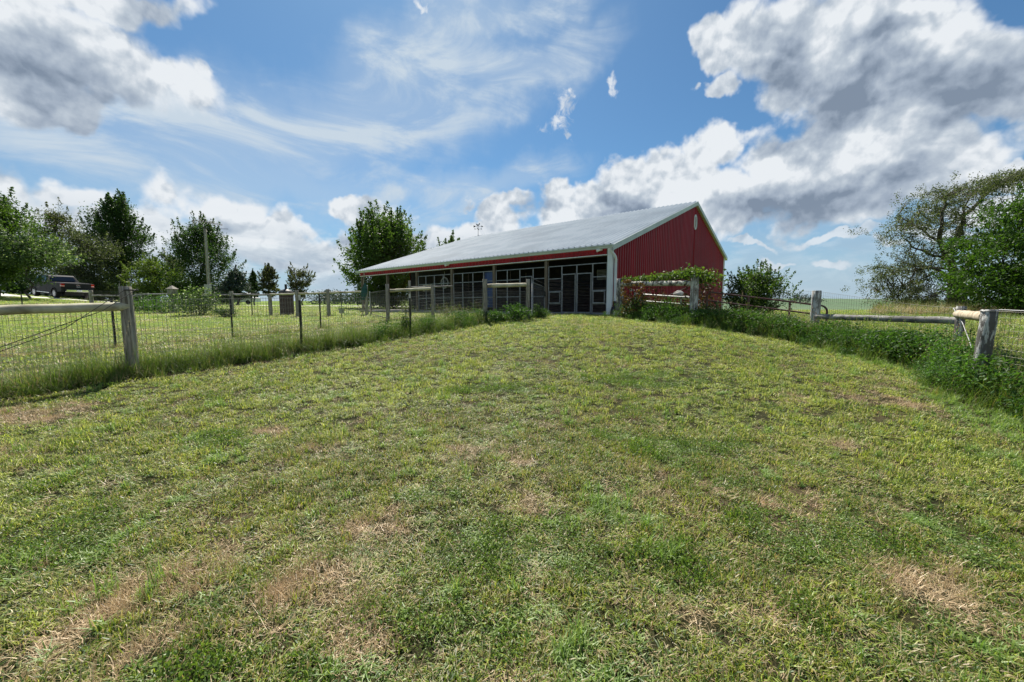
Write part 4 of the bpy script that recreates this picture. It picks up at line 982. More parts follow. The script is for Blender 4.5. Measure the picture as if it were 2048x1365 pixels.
weed('weed_clump', 'weed thicket before the right half of the red brown gate', 'weeds', 1575, 640, 9.7, 1.4, .6, L_weed, 1600, .055, 64, WG, nst=16)
weed('garden_bush', 'loose light green bush grown over the far fence below the utility pole', 'bush', 395, 620, 18.3, 2.3, 1.25, L_pale, 2400, .10, 65, nst=22)
weed('garden_bush', 'low bush beside the birdhouse post', 'bush', 330, 620, 20.5, 2.2, 1.0, L_weed, 1600, .10, 66, nst=18)
weed('garden_bush', 'low dark bush against the back of the near grey post', 'bush', 290, 620, 22.5, 2.6, .9, L_dark, 1500, .10, 67, nst=18)
weed('garden_bush', 'dark shrub at the foot of the wooden post below the spruce', 'bush', 455, 625, 17.4, 1.0, .45, L_dark, 700, .07, 68, nst=10)
weed('weed_clump', 'dry wispy weeds in front of the kennel wire near the barn centre', 'weeds', 905, 640, 15.6, 1.8, .5, L_brownish, 900, .05, 69, WG, nst=16)
weed('weed_clump', 'pale twiggy weed beside the far left kennel post', 'weeds', 815, 640, 16.8, 1.3, .75, L_silver, 600, .05, 70, WG, nst=10)
def vine():
    rs = np.random.default_rng(77); e = empty('climbing_vine', (*PG, T(*PG)), 'leafy vine trained over the white post and along the weathered rail', 'vine')
    C = []; Cr = []; b = MB(); A = np.array(at(1248, 561, 13.8)); B_ = np.array(at(1392, 556, 11.0))
    for t in np.linspace(0, 1, 90):
        p = A+(B_-A)*t; n = int(9+20*t**2); sg = .05+.05*t; C.append(p+np.array([0, 0, .03+.14*t**3])+rs.normal(size=(n, 3))*np.array([sg*1.2, sg*1.4, sg*.8]))
    top = np.array(at(1388, 549, 11.0))
    C.append(top+rs.normal(size=(300, 3))*np.array([.17, .14, .07])); C.append(np.array(at(1415, 556, 11.0))+rs.normal(size=(420, 3))*np.array([.20, .15, .09]))
    for x, y0, y1, n in ((1412, 560, 640, 240), (1400, 560, 640, 110), (1427, 560, 600, 60), (1372, 575, 630, 90)):
        a = np.array(at(x, y0, 11.1)); c = np.array(at(x, y1, 11.1)); t = rs.uniform(0, 1, n)[:, None]; Cr.append(a+(c-a)*t+rs.normal(size=(n, 3))*np.array([.10, .10, .05]))
    for x0, x1, y0, y1, n in ((1242, 1290, 566, 625, 520), (1290, 1330, 575, 610, 120), (1246, 1262, 560, 566, 160)):
        xx = rs.uniform(x0, x1, n); yy = rs.uniform(y0, y1, n); Cr.append(np.array([at(x, y, 13.3-(x-1242)*.015+rs.normal()*.12) for x, y in zip(xx, yy)]))
    C = np.concatenate(C); V, F = rhombi(C, .075, rs, 0, .75); np_mesh('leaves', V, F, L_vine, e)
    Cr = np.concatenate(Cr); V, F = rhombi(Cr, .07, rs, 0, .7); setp(np_mesh('reddish_leaves', V, F, L_vinered, e), 'reddish hanging leaves')
    b.tube([at(1410, 640, 11.1), at(1406, 600, 11.15), at(1400, 555, 11.1), at(1350, 560, 11.7), at(1255, 562, 13.6)], .015, 5); b.build('stem', M_bark, e)
vine()
# white hibiscus-like dots on the thicket
for i, (px, py) in enumerate([(1262, 580), (1270, 588), (1270, 597)]):
    c = at(px, py, 13.05); b = MB()
    for k in range(6):
        a = k*math.pi/3; u = Vector((math.cos(a), -.1, math.sin(a))); v = Vector((-math.sin(a), -.1, math.cos(a))); p = V3(c); b.add([p, p+u*.03+v*.018, p+u*.055, p+u*.03-v*.018], [(0, 1, 2, 3)])
    b.tube([V3(c)+Vector((0, -.005, 0)), V3(c)+Vector((0, .004, 0))], .014, 8)
    lab = ['highest of three small white blossoms in the reddish vine', 'middle of three small white blossoms in the reddish vine', 'lowest of three small white blossoms in the reddish vine'][i]
    setp(b.build('blossom', M_white), lab, 'flower', 'white blossoms in the vine')
# field stones behind the grey gate
def stone(px, py, Y, r, label, seed):
    bm = bmesh.new(); bmesh.ops.create_icosphere(bm, subdivisions=3, radius=r); q = random.Random(seed); s = (q.uniform(.9, 1.2), q.uniform(.7, 1), q.uniform(.55, .75))
    for v in bm.verts:
        n = math.sin(v.co.x*7/r*.4+seed)*math.sin(v.co.y*6/r*.4+2*seed)+.5*math.sin(v.co.z*13/r*.4+seed); k = 1+.09*n
        v.co = Vector((v.co.x*s[0]*k, v.co.y*s[1]*k, v.co.z*s[2]*k))
    me = bpy.data.meshes.new('field_stone'); bm.to_mesh(me); bm.free(); o = bpy.data.objects.new('field_stone', me); COL.objects.link(o); me.materials.append(M_concrete)
    p = at(px, py, Y); o.location = p; setp(o, label, 'stone', 'pale stones behind the grey gate')
stone(1357, 589, 14.5, .20, 'larger pale stone pile block behind the grey gate', 1); stone(1371, 596, 14.2, .14, 'smaller pale stone right of the large one behind the grey gate', 2)

# ------------------------------------------------------------------ pickup
def pickup():
    rearw = at(116, 597.5, 33.0)+np.array([0, 1.0, 0]); frontw = at(32, 589, 36.0)+np.array([0, 1.0, 0])
    d = V3(frontw)-V3(rearw); WB = 3.65
    yaw = math.atan2(d.y, d.x); pitch = math.atan2(d.z, math.hypot(d.x, d.y))
    root = empty('pickup_truck', (rearw[0], rearw[1], T(rearw[0], rearw[1])+.04), 'dark grey crew cab pickup parked on the gravel under the trees', 'truck')
    Mx = Matrix.Translation(Vector((rearw[0], rearw[1], rearw[2]+.03))) @ Matrix.Rotation(yaw, 4, 'Z') @ Matrix.Rotation(-pitch, 4, 'Y')
    # local: x forward from the rear axle, y left; near (camera) side is +y... tested by sign below
    side = 1 if (Mx.to_3x3() @ Vector((0, 1, 0))).y < 0 else -1
    def P(x, y, z): return Mx @ Vector((x, y*side, z))
    def profile(mb, poly, y0, y1): mb.prism([P(x, y0, z) for x, z in poly], P(0, y0, 0), P(0, y1, 0))
    hw = 1.0; wr = .41
    def arch(cx, r=.52, n=9): return [(cx+r*math.cos(a), max(.40, .42+r*math.sin(a))) for a in np.linspace(0, math.pi, n)]
    low = [(-1.28, .62), (-1.30, 1.30), (1.05, 1.34), (3.2, 1.30), (3.35, 1.28), (4.35, 1.18), (4.55, 1.05), (4.60, .55), (WB+.56, .42)]+arch(WB)+[(WB-.56, .42), (.56, .42)]+arch(0)+[(-.56, .55)]
    b = MB(); profile(b, low, hw, -hw); body = b.build('body', M_truck, root, bevel=.03)
    b = MB(); cab = [(1.05, 1.33), (1.42, 1.84), (1.62, 1.92), (2.9, 1.93), (3.15, 1.88), (3.85, 1.28)]; n = len(cab)
    vs = [P(x, (hw-.02) if z < 1.5 else hw-.20, z) for x, z in cab]+[P(x, -((hw-.02) if z < 1.5 else hw-.20), z) for x, z in cab]
    b.add(vs, [tuple(range(n)), tuple(range(n, 2*n))[::-1]]+[(i, n+i, n+(i+1) % n, (i+1) % n) for i in range(n)]); b.build('cab', M_truck, root, bevel=.03)
    def sidep(x, z, o=.012): t = (z-1.33)/(.55); y = (hw-.02)+(-.18)*min(1, t)+o; return P(x, y, z)
    for (x0, x1, xt0, xt1) in ((1.42, 2.35, 1.60, 2.35), (2.45, 3.55, 2.45, 3.08)):
        b = MB(); b.add([sidep(x0, 1.40, .014), sidep(x1, 1.40, .014), sidep(xt1, 1.82, .014), sidep(xt0, 1.82, .014)], [(0, 1, 2, 3)]); b.build('side_window', M_glassdark, root)
    b = MB(); b.add([P(1.10, -.78, 1.44), P(1.10, .78, 1.44), P(1.375, .68, 1.82), P(1.375, -.68, 1.82)], [(0, 1, 2, 3)]); b.build('rear_window', M_glassdark, root)
    b = MB(); b.add([P(3.80, -.8, 1.36), P(3.80, .8, 1.36), P(3.22, .7, 1.85), P(3.22, -.7, 1.85)], [(0, 1, 2, 3)]); b.build('windscreen', M_glassdark, root)
    b = MB(); b.bar(P(1.35, hw+.005, 1.375), P(3.6, hw+.005, 1.375), .02, .03); b.bar(P(1.48, hw-.16, 1.90), P(3.0, hw-.16, 1.91), .03, .02); b.build('window_trim', M_chrome, root)
    # bed recess with dark liner and tailgate
    b = MB(); b.add([P(-1.18, -.82, 1.335), P(.95, -.82, 1.345), P(.95, .82, 1.345), P(-1.18, .82, 1.335)], [(0, 1, 2, 3)]); b.build('bed_liner', M_black, root)
    b = MB(); profile(b, [(-1.315, .80), (-1.33, 1.26), (-1.29, 1.32), (-1.29, .80)], .80, -.80); tg = b.build('tailgate', M_truck, root, bevel=.01)
    b = MB(); b.bar(P(-1.345, .12, 1.18), P(-1.345, -.12, 1.18), .02, .05); b.build('handle', M_chrome, tg)
    b = MB(); b.tube([P(-1.34, .11*math.cos(a), 1.02+.045*math.sin(a)) for a in np.linspace(0, 2*math.pi, 13)], .012, 5, caps=False); b.build('badge', M_chrome, tg)
    b = MB(); b.prism([P(-1.315, .78, .58), P(-1.50, .74, .60), P(-1.52, .74, .78), P(-1.315, .80, .80)], P(0, .78, 0), P(0, -.78, 0)); bm_ = b.build('rear_bumper', M_chrome, root, bevel=.015)
    b = MB(); b.bar(P(-1.53, .16, .70), P(-1.53, -.16, .70), .01, .13); b.build('licence_plate', M_white, bm_)
    for s in (1, -1):
        b = MB(); b.prism([P(-1.10, s*(hw+.006), 1.02), P(-1.325, s*(hw+.004), 1.02), P(-1.325, s*(hw+.004), 1.27), P(-1.16, s*(hw+.006), 1.27)], P(0, 0, 0), P(0, -.20*s, 0)); tl = b.build('tail_light', M_tail, root)
        b = MB(); b.prism([P(-1.11, s*(hw+.010), 1.06), P(-1.331, s*(hw+.008), 1.06), P(-1.331, s*(hw+.008), 1.10), P(-1.12, s*(hw+.010), 1.10)], P(0, 0, 0), P(0, -.20*s, 0)); b.build('reverse_lamp', M_white, tl)
        b = MB(); b.bar(P(.62, s*(hw+.02), .45), P(2.9, s*(hw+.02), .47), .12, .05, up=(0, 0, 1)); b.build('running_board', M_chrome, root)
        b = MB(); b.prism([P(3.45, s*(hw+.02), 1.38), P(3.45, s*(hw+.26), 1.38), P(3.45, s*(hw+.26), 1.62), P(3.45, s*(hw+.05), 1.62)], P(0, 0, 0), P(.09, 0, 0)); b.build('mirror', M_black, root)
        for x in (2.15, 3.05): b = MB(); b.bar(P(x, s*(hw+.012), 1.22), P(x+.16, s*(hw+.012), 1.22), .02, .03); b.build('door_handle', M_chrome, root)
        for x in (1.25, 2.40, 3.55): b = MB(); b.bar(P(x, s*(hw+.002), .5), P(x, s*(hw+.002), 1.32), .004, .012, up=(1, 0, 0)); b.build('door_seam', M_black, root)
        for wx in (0, WB):
            b = MB(); b.tube([P(wx, s*(hw-.27), wr), P(wx, s*(hw-.25), wr), P(wx, s*(hw-.04), wr), P(wx, s*(hw-.0), wr)], [wr*.93, wr, wr, wr*.93], 26); wh = b.build('wheel', M_tyre, root)
            b = MB(); b.tube([P(wx, s*(hw-.05), wr), P(wx, s*(hw+.006), wr)], [.25, .245], 24); b.build('rim', M_alloy, wh)
            b = MB()
            for k in range(6):
                a = 2*math.pi*k/6; c, s_ = math.cos(a), math.sin(a); c2, s2 = math.cos(a+.30), math.sin(a+.30)
                b.add([P(wx+.10*c, s*(hw+.010), wr+.10*s_), P(wx+.21*c, s*(hw+.010), wr+.21*s_), P(wx+.21*c2, s*(hw+.010), wr+.21*s2), P(wx+.10*c2, s*(hw+.010), wr+.10*s2)], [(0, 1, 2, 3)])
            b.build('rim_opening', M_black, wh)
            b = MB(); b.tube([P(wx+.50*math.cos(a), s*(hw+.005), .42+.50*math.sin(a)) for a in np.linspace(.05, math.pi-.05, 13)], .028, 5, caps=False); b.build('arch_moulding', M_black, root)
    b = MB(); b.box(tuple(P(1.6, 0, .38)), (4.5, 1.2, .25), Mx.to_3x3()); b.build('chassis', M_black, root)
pickup()

# ------------------------------------------------------------------ pole, smoker and small things
def utility_pole():
    Y = 36; q = at(420, 600, Y)[:2]; gz = T(*q); zt = at(420, 458, Y)[2]; e = empty('utility_pole', (*q, gz), 'tall grey wooden pole with a meter box and a television aerial on top', 'utility pole')
    wood_post('pole', q, gz-.2, zt, .15, .10, M_post, e, seed=90)
    b = MB(); b.box((q[0]+.05, q[1]-.22, at(422, 579, Y)[2]), (.5, .25, .85)); bx = b.build('meter_box', M_grey, e, bevel=.02)
    b = MB(); b.tube([(q[0]+.1, q[1]-.36, at(422, 578, Y)[2]), (q[0]+.1, q[1]-.42, at(422, 578, Y)[2])], .09, 12); b.build('meter_glass', M_white, bx)
    b = MB(); b.tube([(q[0]+.12, q[1]-.14, gz+1.2), (q[0]+.10, q[1]-.12, zt-.5)], .03, 6); b.build('conduit', M_grey, e)
    b = MB(); c = Vector((q[0], q[1], zt)); b.tube([c, c+Vector((0, 0, .95))], .03, 6); t = c+Vector((0, 0, .6)); u = Vector((.86, .3, -.12)); b.tube([t-u*.9, t+u*1.5], .03, 5)
    for k in range(11):
        p = t+u*(-.8+k*.22); w = 1.0-.06*k; v = Vector((-.35, .75, .45)); b.tube([p-v*w*.8, p+v*w*.8], .018, 4)
    b.tube([c+Vector((-1.3, 0, .05)), c+Vector((2.1, 0, -.02))], .022, 4); b.build('aerial', M_tpost, e)
utility_pole()
def smoker():
    Y = 20.5; q = at(573, 600, Y)[:2]; gz = T(*q); s = Y/F_PX; e = empty('brick_smoker', (*q, gz), 'squat round dark brick smoker with a domed lid and black chimney', 'smoker')
    r = 12.6*s; b = MB(); zt = at(573, 587, Y)[2]; b.tube([(q[0], q[1], gz-.1), (q[0], q[1], zt)], [r, r*1.0], 28); b.build('drum', M_brick, e)
    b = MB(); zc = at(573, 580, Y)[2]; b.tube([(q[0], q[1], zt), (q[0], q[1], zt+.05), (q[0], q[1], (zt+zc)/2+.05), (q[0], q[1], zc+.03)], [r*1.06, r*1.06, r*.8, r*.3], 28); b.build('lid', nmat('worn_black_steel', (.012, .011, .011), (.04, .036, .034), 3, rough=.55), e)
    b = MB(); b.tube([(q[0], q[1], zc-.05), (q[0], q[1], at(573, 569, Y)[2])], 2.3*s, 12); b.build('chimney', M_black, e)
smoker()
def birdhouse():
    Y = 21.3; q = at(346, 600, Y-.4)[:2]; gz = T(*q); e = empty('birdhouse', (q[0], q[1], gz), 'small grey birdhouse with a pyramid roof on a post behind the near fence', 'birdhouse')
    z = at(346, 582, Y)[2]; b = MB(); b.box((q[0], q[1], z-.05), (.30, .30, .26)); b.build('box', M_post, e)
    b = MB(); r = .2; p = [(q[0]-r, q[1]-r, z+.08), (q[0]+r, q[1]-r, z+.08), (q[0]+r, q[1]+r, z+.08), (q[0]-r, q[1]+r, z+.08), (q[0], q[1], z+.27)]; b.add(p, [(3, 2, 1, 0), (0, 1, 4), (1, 2, 4), (2, 3, 4), (3, 0, 4)]); b.build('roof', M_post, e)
    b = MB(); b.bar((q[0], q[1], gz-.1), (q[0], q[1], z-.18), .1, .1); b.build('post', M_post, e)
birdhouse()
def van():
    Y = 62; p = at(478, 603, Y); gz = T(p[0], p[1]); e = empty('parked_van', (p[0], p[1], gz), 'small white van parked far behind the post and rail fence', 'van'); b = MB()
    z = gz; x, y = p[0], p[1]; sil = [(-2.2, .35), (-2.2, 1.5), (-1.9, 1.85), (1.0, 1.85), (1.6, 1.2), (2.3, 1.05), (2.35, .35)]
    b.prism([(x+a, y, z+h) for a, h in sil], (0, 0, 0), (0, 1.8, 0)); b.build('body', M_white, e, bevel=.05)
    b = MB()
    for a, c in ((-2.0, -1.0), (-.9, .1), (.2, 1.0)): b.add([(x+a, y-.012, z+1.15), (x+c, y-.012, z+1.15), (x+min(c, .95), y-.012, z+1.68), (x+a, y-.012, z+1.68)], [(0, 1, 2, 3)])
    b.build('window', M_glassdark, e)
    for a in (-1.4, 1.4): b = MB(); b.tube([(x+a, y-.02, z+.35), (x+a, y+.2, z+.35)], .35, 16); b.build('wheel', M_tyre, e)
van()
def parasol():
    Y = 19; q = at(724, 600, Y)[:2]; gz = T(*q); e = empty('folded_parasol', (*q, gz), 'folded teal parasol cloth leaning beside the far fence post at the barn end', 'parasol')
    b = MB(); b.tube([(q[0], q[1], gz), (q[0]+.15, q[1], gz+2.1)], .02, 6); b.build('pole', M_post, e)
    V = []; n = 16; K = 8; z0, z1 = gz+.75, gz+1.55
    for k in range(K+1):
        t = k/K
        for i in range(n): a = 2*math.pi*i/n; r = (.03+.09*math.sin(math.pi*min(1, t*.9+.1)))*(1+.3*math.cos(i*math.pi)); V.append((q[0]+.11+math.cos(a)*r-.05+.12*t, q[1]+math.sin(a)*r, z0+(z1-z0)*t))
    F = [(k*n+i, k*n+(i+1) % n, (k+1)*n+(i+1) % n, (k+1)*n+i) for k in range(K) for i in range(n)]
    np_mesh('canopy', V, F, nmat('teal_canvas', (.02, .07, .065), (.04, .12, .11), 8, rough=.9), e, smooth=True)
parasol()
def bucket(px, py, Y, r, h, mt, label, name='bucket'):
    p = at(px, py, Y); z = T(p[0], p[1])+.0 if py > 630 else p[2]; e = empty(name, (p[0], p[1], z), label, 'bucket'); b = MB()
    b.tube([(p[0], p[1], z), (p[0], p[1], z+h*.96), (p[0], p[1], z+h), (p[0], p[1], z+h)], [r*.78, r, r*1.06, r*.94], 18, caps=False); b.tube([(p[0], p[1], z), (p[0], p[1], z+.02)], r*.77, 18); b.build('shell', mt, e)
    b = MB(); b.tube([(p[0]+r*math.cos(a), p[1], z+h+r*.8*math.sin(a)) for a in np.linspace(0, math.pi, 11)], .006, 5); b.build('handle', M_tpost, e)
bucket(683, 627, 17.2, .13, .2, M_grey, 'small grey bucket hooked on the wire behind the second fence')
def bucket_post():
    p = at(683, 627, 17.35); e = empty('thin_stake', (p[0], p[1], T(p[0], p[1])), 'thin rusty stake holding up the small grey bucket', 'stake'); b = MB(); z = T(p[0], p[1]); b.tube([(p[0], p[1], z-.1), (p[0], p[1], z+1.05)], .014, 6); b.build('rod', M_tpost, e)
    b = MB(); b.tube([(p[0], p[1], p[2]+.2), (p[0], p[1]-.15, p[2]+.24)], .008, 5); b.build('hook', M_tpost, e)
bucket_post()
def scoop():
    c = at(1227, 622, 14.75); z = T(c[0], c[1]); e = empty('feed_scoop', (c[0], c[1], z), 'black feed scoop with a white label leaning against the barn corner', 'scoop'); b = MB()
    b.tube([(c[0], c[1], z), (c[0]+.03, c[1]+.03, z+.16), (c[0]+.05, c[1]+.06, z+.34)], [.12, .15, .11], 16); b.build('tub', M_black, e)
    b = MB(); b.add([(c[0]-.06, c[1]-.155, z+.05), (c[0]+.07, c[1]-.16, z+.05), (c[0]+.08, c[1]-.15, z+.13), (c[0]+.0, c[1]-.14, z+.2), (c[0]-.05, c[1]-.15, z+.13)], [(0, 1, 2, 3, 4)]); b.build('label', M_white, e)
scoop()
# tiny far tree line and farm on the horizon
def far_trees():
    rs = np.random.default_rng(91)
    for i, (px, Y, h, w) in enumerate([(650, 150, 7, 12), (668, 160, 6, 16), (700, 170, 6.5, 14), (716, 165, 7, 9), (1600, 200, 5, 10)]):
        q = at(px, 609, Y)[:2]; gz = T(*q); C = []
        for k in range(26): c = np.array([rs.normal()*w*.35, rs.normal()*2, h*rs.uniform(.02, .7)]); C.append(c+rs.normal(size=(40, 3))*np.array([w*.1, 1, h*.12]))
        C = np.concatenate(C)+np.array([q[0], q[1], gz]); V, F = rhombi(C, .7, rs); e = empty('distant_tree', (*q, gz), ['leftmost far off tree on the flat horizon left of the barn', 'second far off tree on the flat horizon left of the barn', 'third far off tree on the horizon left of the barn', 'far off tree on the horizon nearest the barn end', 'far off tree seen over the gate right of the barn'][i], 'tree', 'far off trees on the horizon')
        np_mesh('crown', V, F, L_bluegreen, e); b = MB(); b.tube([(q[0], q[1], gz-.2), (q[0], q[1], gz+h*.5)], [.3, .15], 6); b.build('trunk', M_bark, e)
far_trees()

# ------------------------------------------------------------------ grass
def blades(n, rad, l0, l1, w0, w1, lean, curl, rs, segs=3, tuft=True, twist=.6):
    ang = rs.uniform(0, 2*math.pi, n); rr = rad*np.sqrt(rs.uniform(0, 1, n)); bx = rr*np.cos(rs.uniform(0, 6.28, n)); by = rr*np.sin(rs.uniform(0, 6.28, n))
    L = rs.uniform(l0, l1, n); w = rs.uniform(w0, w1, n); th0 = np.abs(rs.normal(0, lean, n)); dth = rs.normal(curl, curl*.6, n); V = []; P = np.stack([bx, by, np.full(n, -.004)], 1); th = th0.copy(); az = ang.copy()
    rows = []
    for k in range(segs+1):
        t = k/segs; ww = w*(1-t**1.6)*.5+(.0 if k < segs else 0); sx, sy = -np.sin(az), np.cos(az)
        s = np.stack([sx, sy, np.zeros(n)], 1)*ww[:, None]; rows.append((P-s, P+s) if k < segs else (P,))
        st = L/segs; P = P+np.stack([np.cos(az)*np.sin(th)*st, np.sin(az)*np.sin(th)*st, np.cos(th)*st], 1); th = th+dth/segs*2; az = az+rs.normal(0, twist, n)/segs
        P[:, 2] = np.maximum(P[:, 2], .002)
    V = np.stack([q for r_ in rows for q in r_], 1); nv = V.shape[1]; base = np.arange(n)[:, None]*nv; F = []
    for k in range(segs-1): F.append(base+np.array([[2*k, 2*k+1, 2*k+3, 2*k+2]]))
    k = segs-1; F.append(base+np.array([[2*k, 2*k+1, 2*k+2, 2*k+2]]))
    F = np.concatenate(F); return V.reshape(-1, 3), F
def tri_mesh(name, parts, mt):
    "parts: list of (V,F quads, possibly degenerate last) -> one mesh object, not linked to the scene"
    V = np.concatenate([p[0] for p in parts]); fs = []; off = 0
    for v, f in parts: fs.append(f+off); off += len(v)
    F = np.concatenate(fs); me = bpy.data.meshes.new(name)
    deg = F[:, 2] == F[:, 3]; faces = [tuple(f[:3]) for f in F[deg].tolist()]+[tuple(f) for f in F[~deg].tolist()]
    me.from_pydata(V.tolist(), [], faces); me.materials.append(mt); o = bpy.data.objects.new(name, me); return o
def grass_mat(name, kind):
    m, N = new_mat(name); geo = N.node('ShaderNodeNewGeometry'); pos = geo.outputs['Position']; rnd = geo.outputs['Random Per Island']
    oi = N.node('ShaderNodeObjectInfo'); ir = oi.outputs['Random']
    n1, n2, n3 = grass_colour(N, pos)
    if kind == 'lawn':
        a = N.mix(N.m('ADD', N.m('MULTIPLY', N.ss(n2, .36, .64), .6), N.m('MULTIPLY', ir, .4)), (.11, .195, .020), (.47, .53, .080))
        a = N.mix(N.m('GREATER_THAN', rnd, .64), a, (.66, .68, .24))
        a = N.mix(N.m('LESS_THAN', rnd, .22), a, (.06, .12, .018))
        dl = N.node('ShaderNodeVectorMath', operation='LENGTH'); N.t.links.new(pos, dl.inputs[0])
        dead = N.m('ADD', rnd, N.m('ADD', N.ss(n1, .42, .62, .12, 0), N.ss(dl.outputs['Value'], 2.2, 6, .16, 0)))
        a = N.mix(N.m('GREATER_THAN', dead, .93), a, N.mix(ir, (.34, .24, .13), (.62, .52, .31)))
        col = N.mix(N.m('MULTIPLY', ir, .28), a, (.05, .075, .018))
    elif kind == 'straw':
        col = N.mix(rnd, (.42, .27, .15), (.86, .66, .42)); col = N.mix(N.m('MULTIPLY', ir, .4), col, (.22, .24, .07))
    elif kind == 'clover':
        col = N.mix(rnd, (.07, .135, .024), (.20, .29, .06))
    elif kind == 'coarse':
        col = N.mix(rnd, (.14, .25, .05), (.32, .41, .14))
    else:   # tall
        col = N.mix(N.m('ADD', N.m('MULTIPLY', rnd, .6), N.m('MULTIPLY', ir, .4)), (.06, .12, .02), (.21, .29, .065))
        col = N.mix(N.m('GREATER_THAN', rnd, .86), col, (.30, .24, .13))
    p = N.node('ShaderNodeBsdfPrincipled'); N.put(p.inputs['Base Color'], col); p.inputs['Roughness'].default_value = .46; p.inputs['Specular IOR Level'].default_value = .5
    t = N.node('ShaderNodeBsdfTranslucent'); N.put(t.inputs[0], N.mix(1.0, col, (1.25, 1.3, .6), 'MULTIPLY') if kind != 'straw' else col)
    mx = N.node('ShaderNodeMixShader'); mx.inputs[0].default_value = .42 if kind != 'straw' else .2
    N.t.links.new(p.outputs[0], mx.inputs[1]); N.t.links.new(t.outputs[0], mx.inputs[2]); o = N.node('ShaderNodeOutputMaterial'); N.t.links.new(mx.outputs[0], o.inputs[0]); return m
G_lawn, G_straw, G_clover, G_coarse, G_tall = (grass_mat('mown_grass_blades', 'lawn'), grass_mat('dry_straw', 'straw'), grass_mat('clover_leaves', 'clover'), grass_mat('coarse_grass_blades', 'coarse'), grass_mat('tall_grass_blades', 'tall'))
def scatter(name, pts, rot, scl, idx, protos, label, cat='grass'):
    coll = bpy.data.collections.new(name+'_kinds')
    for o in protos: coll.objects.link(o)
    me = bpy.data.meshes.new(name); me.vertices.add(len(pts)); me.vertices.foreach_set('co', np.asarray(pts, np.float32).ravel())
    a = me.attributes.new('rot', 'FLOAT_VECTOR', 'POINT'); a.data.foreach_set('vector', np.asarray(rot, np.float32).ravel())
    a = me.attributes.new('scl', 'FLOAT_VECTOR', 'POINT'); a.data.foreach_set('vector', np.asarray(scl, np.float32).ravel())
    a = me.attributes.new('idx', 'INT', 'POINT'); a.data.foreach_set('value', np.asarray(idx, np.int32))
    o = bpy.data.objects.new(name, me); COL.objects.link(o)
    ng = bpy.data.node_groups.new(name+'_nodes', 'GeometryNodeTree')
    ng.interface.new_socket('Geometry', in_out='INPUT', socket_type='NodeSocketGeometry'); ng.interface.new_socket('Geometry', in_out='OUTPUT', socket_type='NodeSocketGeometry')
    nd = ng.nodes; gi = nd.new('NodeGroupInput'); go = nd.new('NodeGroupOutput'); iop = nd.new('GeometryNodeInstanceOnPoints'); ci = nd.new('GeometryNodeCollectionInfo')
    ci.inputs['Collection'].default_value = coll; ci.inputs['Separate Children'].default_value = True; ci.inputs['Reset Children'].default_value = True
    m2p = nd.new('GeometryNodeMeshToPoints')
    def attr(nm, t):
        n = nd.new('GeometryNodeInputNamedAttribute'); n.data_type = t; n.inputs[0].default_value = nm; return n.outputs[0]
    l = ng.links; l.new(gi.outputs[0], m2p.inputs[0]); l.new(m2p.outputs[0], iop.inputs['Points']); l.new(ci.outputs[0], iop.inputs['Instance']); iop.inputs['Pick Instance'].default_value = True
    l.new(attr('idx', 'INT'), iop.inputs['Instance Index']); l.new(attr('rot', 'FLOAT_VECTOR'), iop.inputs['Rotation']); l.new(attr('scl', 'FLOAT_VECTOR'), iop.inputs['Scale']); l.new(iop.outputs[0], go.inputs[0])
    md = o.modifiers.new('scatter', 'NODES'); md.node_group = ng
    setp(o, label, cat, kind='stuff'); return o
rs = np.random.default_rng(5)
def in_view(x, y, m=1.2): return (np.abs(x) < 1.36*y+m) & (y > -.6)
def vnoise(x, y, s, seed):
    "smooth value noise"
    r_ = np.random.default_rng(seed); G = r_.uniform(0, 1, (64, 64)); X = x/s; Y = y/s; i = np.floor(X).astype(int); j = np.floor(Y).astype(int); fx = X-i; fy = Y-j; fx = fx*fx*(3-2*fx); fy = fy*fy*(3-2*fy)
    g = lambda a, b: G[a % 64, b % 64]
    return (g(i, j)*(1-fx)+g(i+1, j)*fx)*(1-fy)+(g(i, j+1)*(1-fx)+g(i+1, j+1)*fx)*fy
# lawn edge polygon side tests
def side(px_, py_, a, b): return (b[0]-a[0])*(py_-a[1])-(b[1]-a[1])*(px_-a[0])
LF = [np.array(PA0)+np.array([.35, -.28]), np.array(PB)+np.array([.3, -.25]), np.array(PC_)+np.array([.2, -.25])]
RE = [np.array(at(1240, 636, 14)[:2]), np.array(at(1400, 651, 10.3)[:2]), np.array(at(1640, 694, 8.6)[:2]), np.array(at(1860, 742, 6.3)[:2]), np.array(at(2048, 850, 4.0)[:2])+np.array([.05, 0]), np.array([5.3, 2.0]), np.array([5.0, -2.0])]
def on_lawn(x, y):
    l = (side(x, y, LF[0], LF[1]) < 0)
    ok = l.copy(); xr = np.interp(y, [p[1] for p in RE[::-1]], [p[0] for p in RE[::-1]]); ok &= (x < xr)
    dd = (x-BC[0])*BW[0]+(y-BC[1])*BW[1]; ok &= (dd < -.25) & (y < 16.8)
    return ok
def gpt(px, py):
    "where the line of sight through (px, py) meets the ground (site measuring)"
    d = dir_of(px, py); y = 3.0
    for _ in range(30): x = d[0]/d[1]*y; z = T(x, y); y = .5*y+.5*max(.3, (z-EYE)/(d[2]/d[1]))
    return np.array([d[0]/d[1]*y, y])
def patch_field(x, y, lst):
    r = np.zeros_like(x); wx = x+.28*(vnoise(x, y, .35, 41)-.5)+.14*(vnoise(x, y, .12, 42)-.5); wy = y+.28*(vnoise(x+7, y, .35, 43)-.5)+.14*(vnoise(x, y+7, .12, 44)-.5)
    for px, py, rx, ry in lst:
        c = gpt(px, py); e = gpt(px+rx, py); f = gpt(px, py+ry); g = gpt(px, max(py-ry, 700)); ax = np.linalg.norm(e-c); ay = .5*np.linalg.norm(f-g)
        r = np.maximum(r, 1-np.hypot((wx-c[0])/ax, (wy-c[1])/ay))
    return r
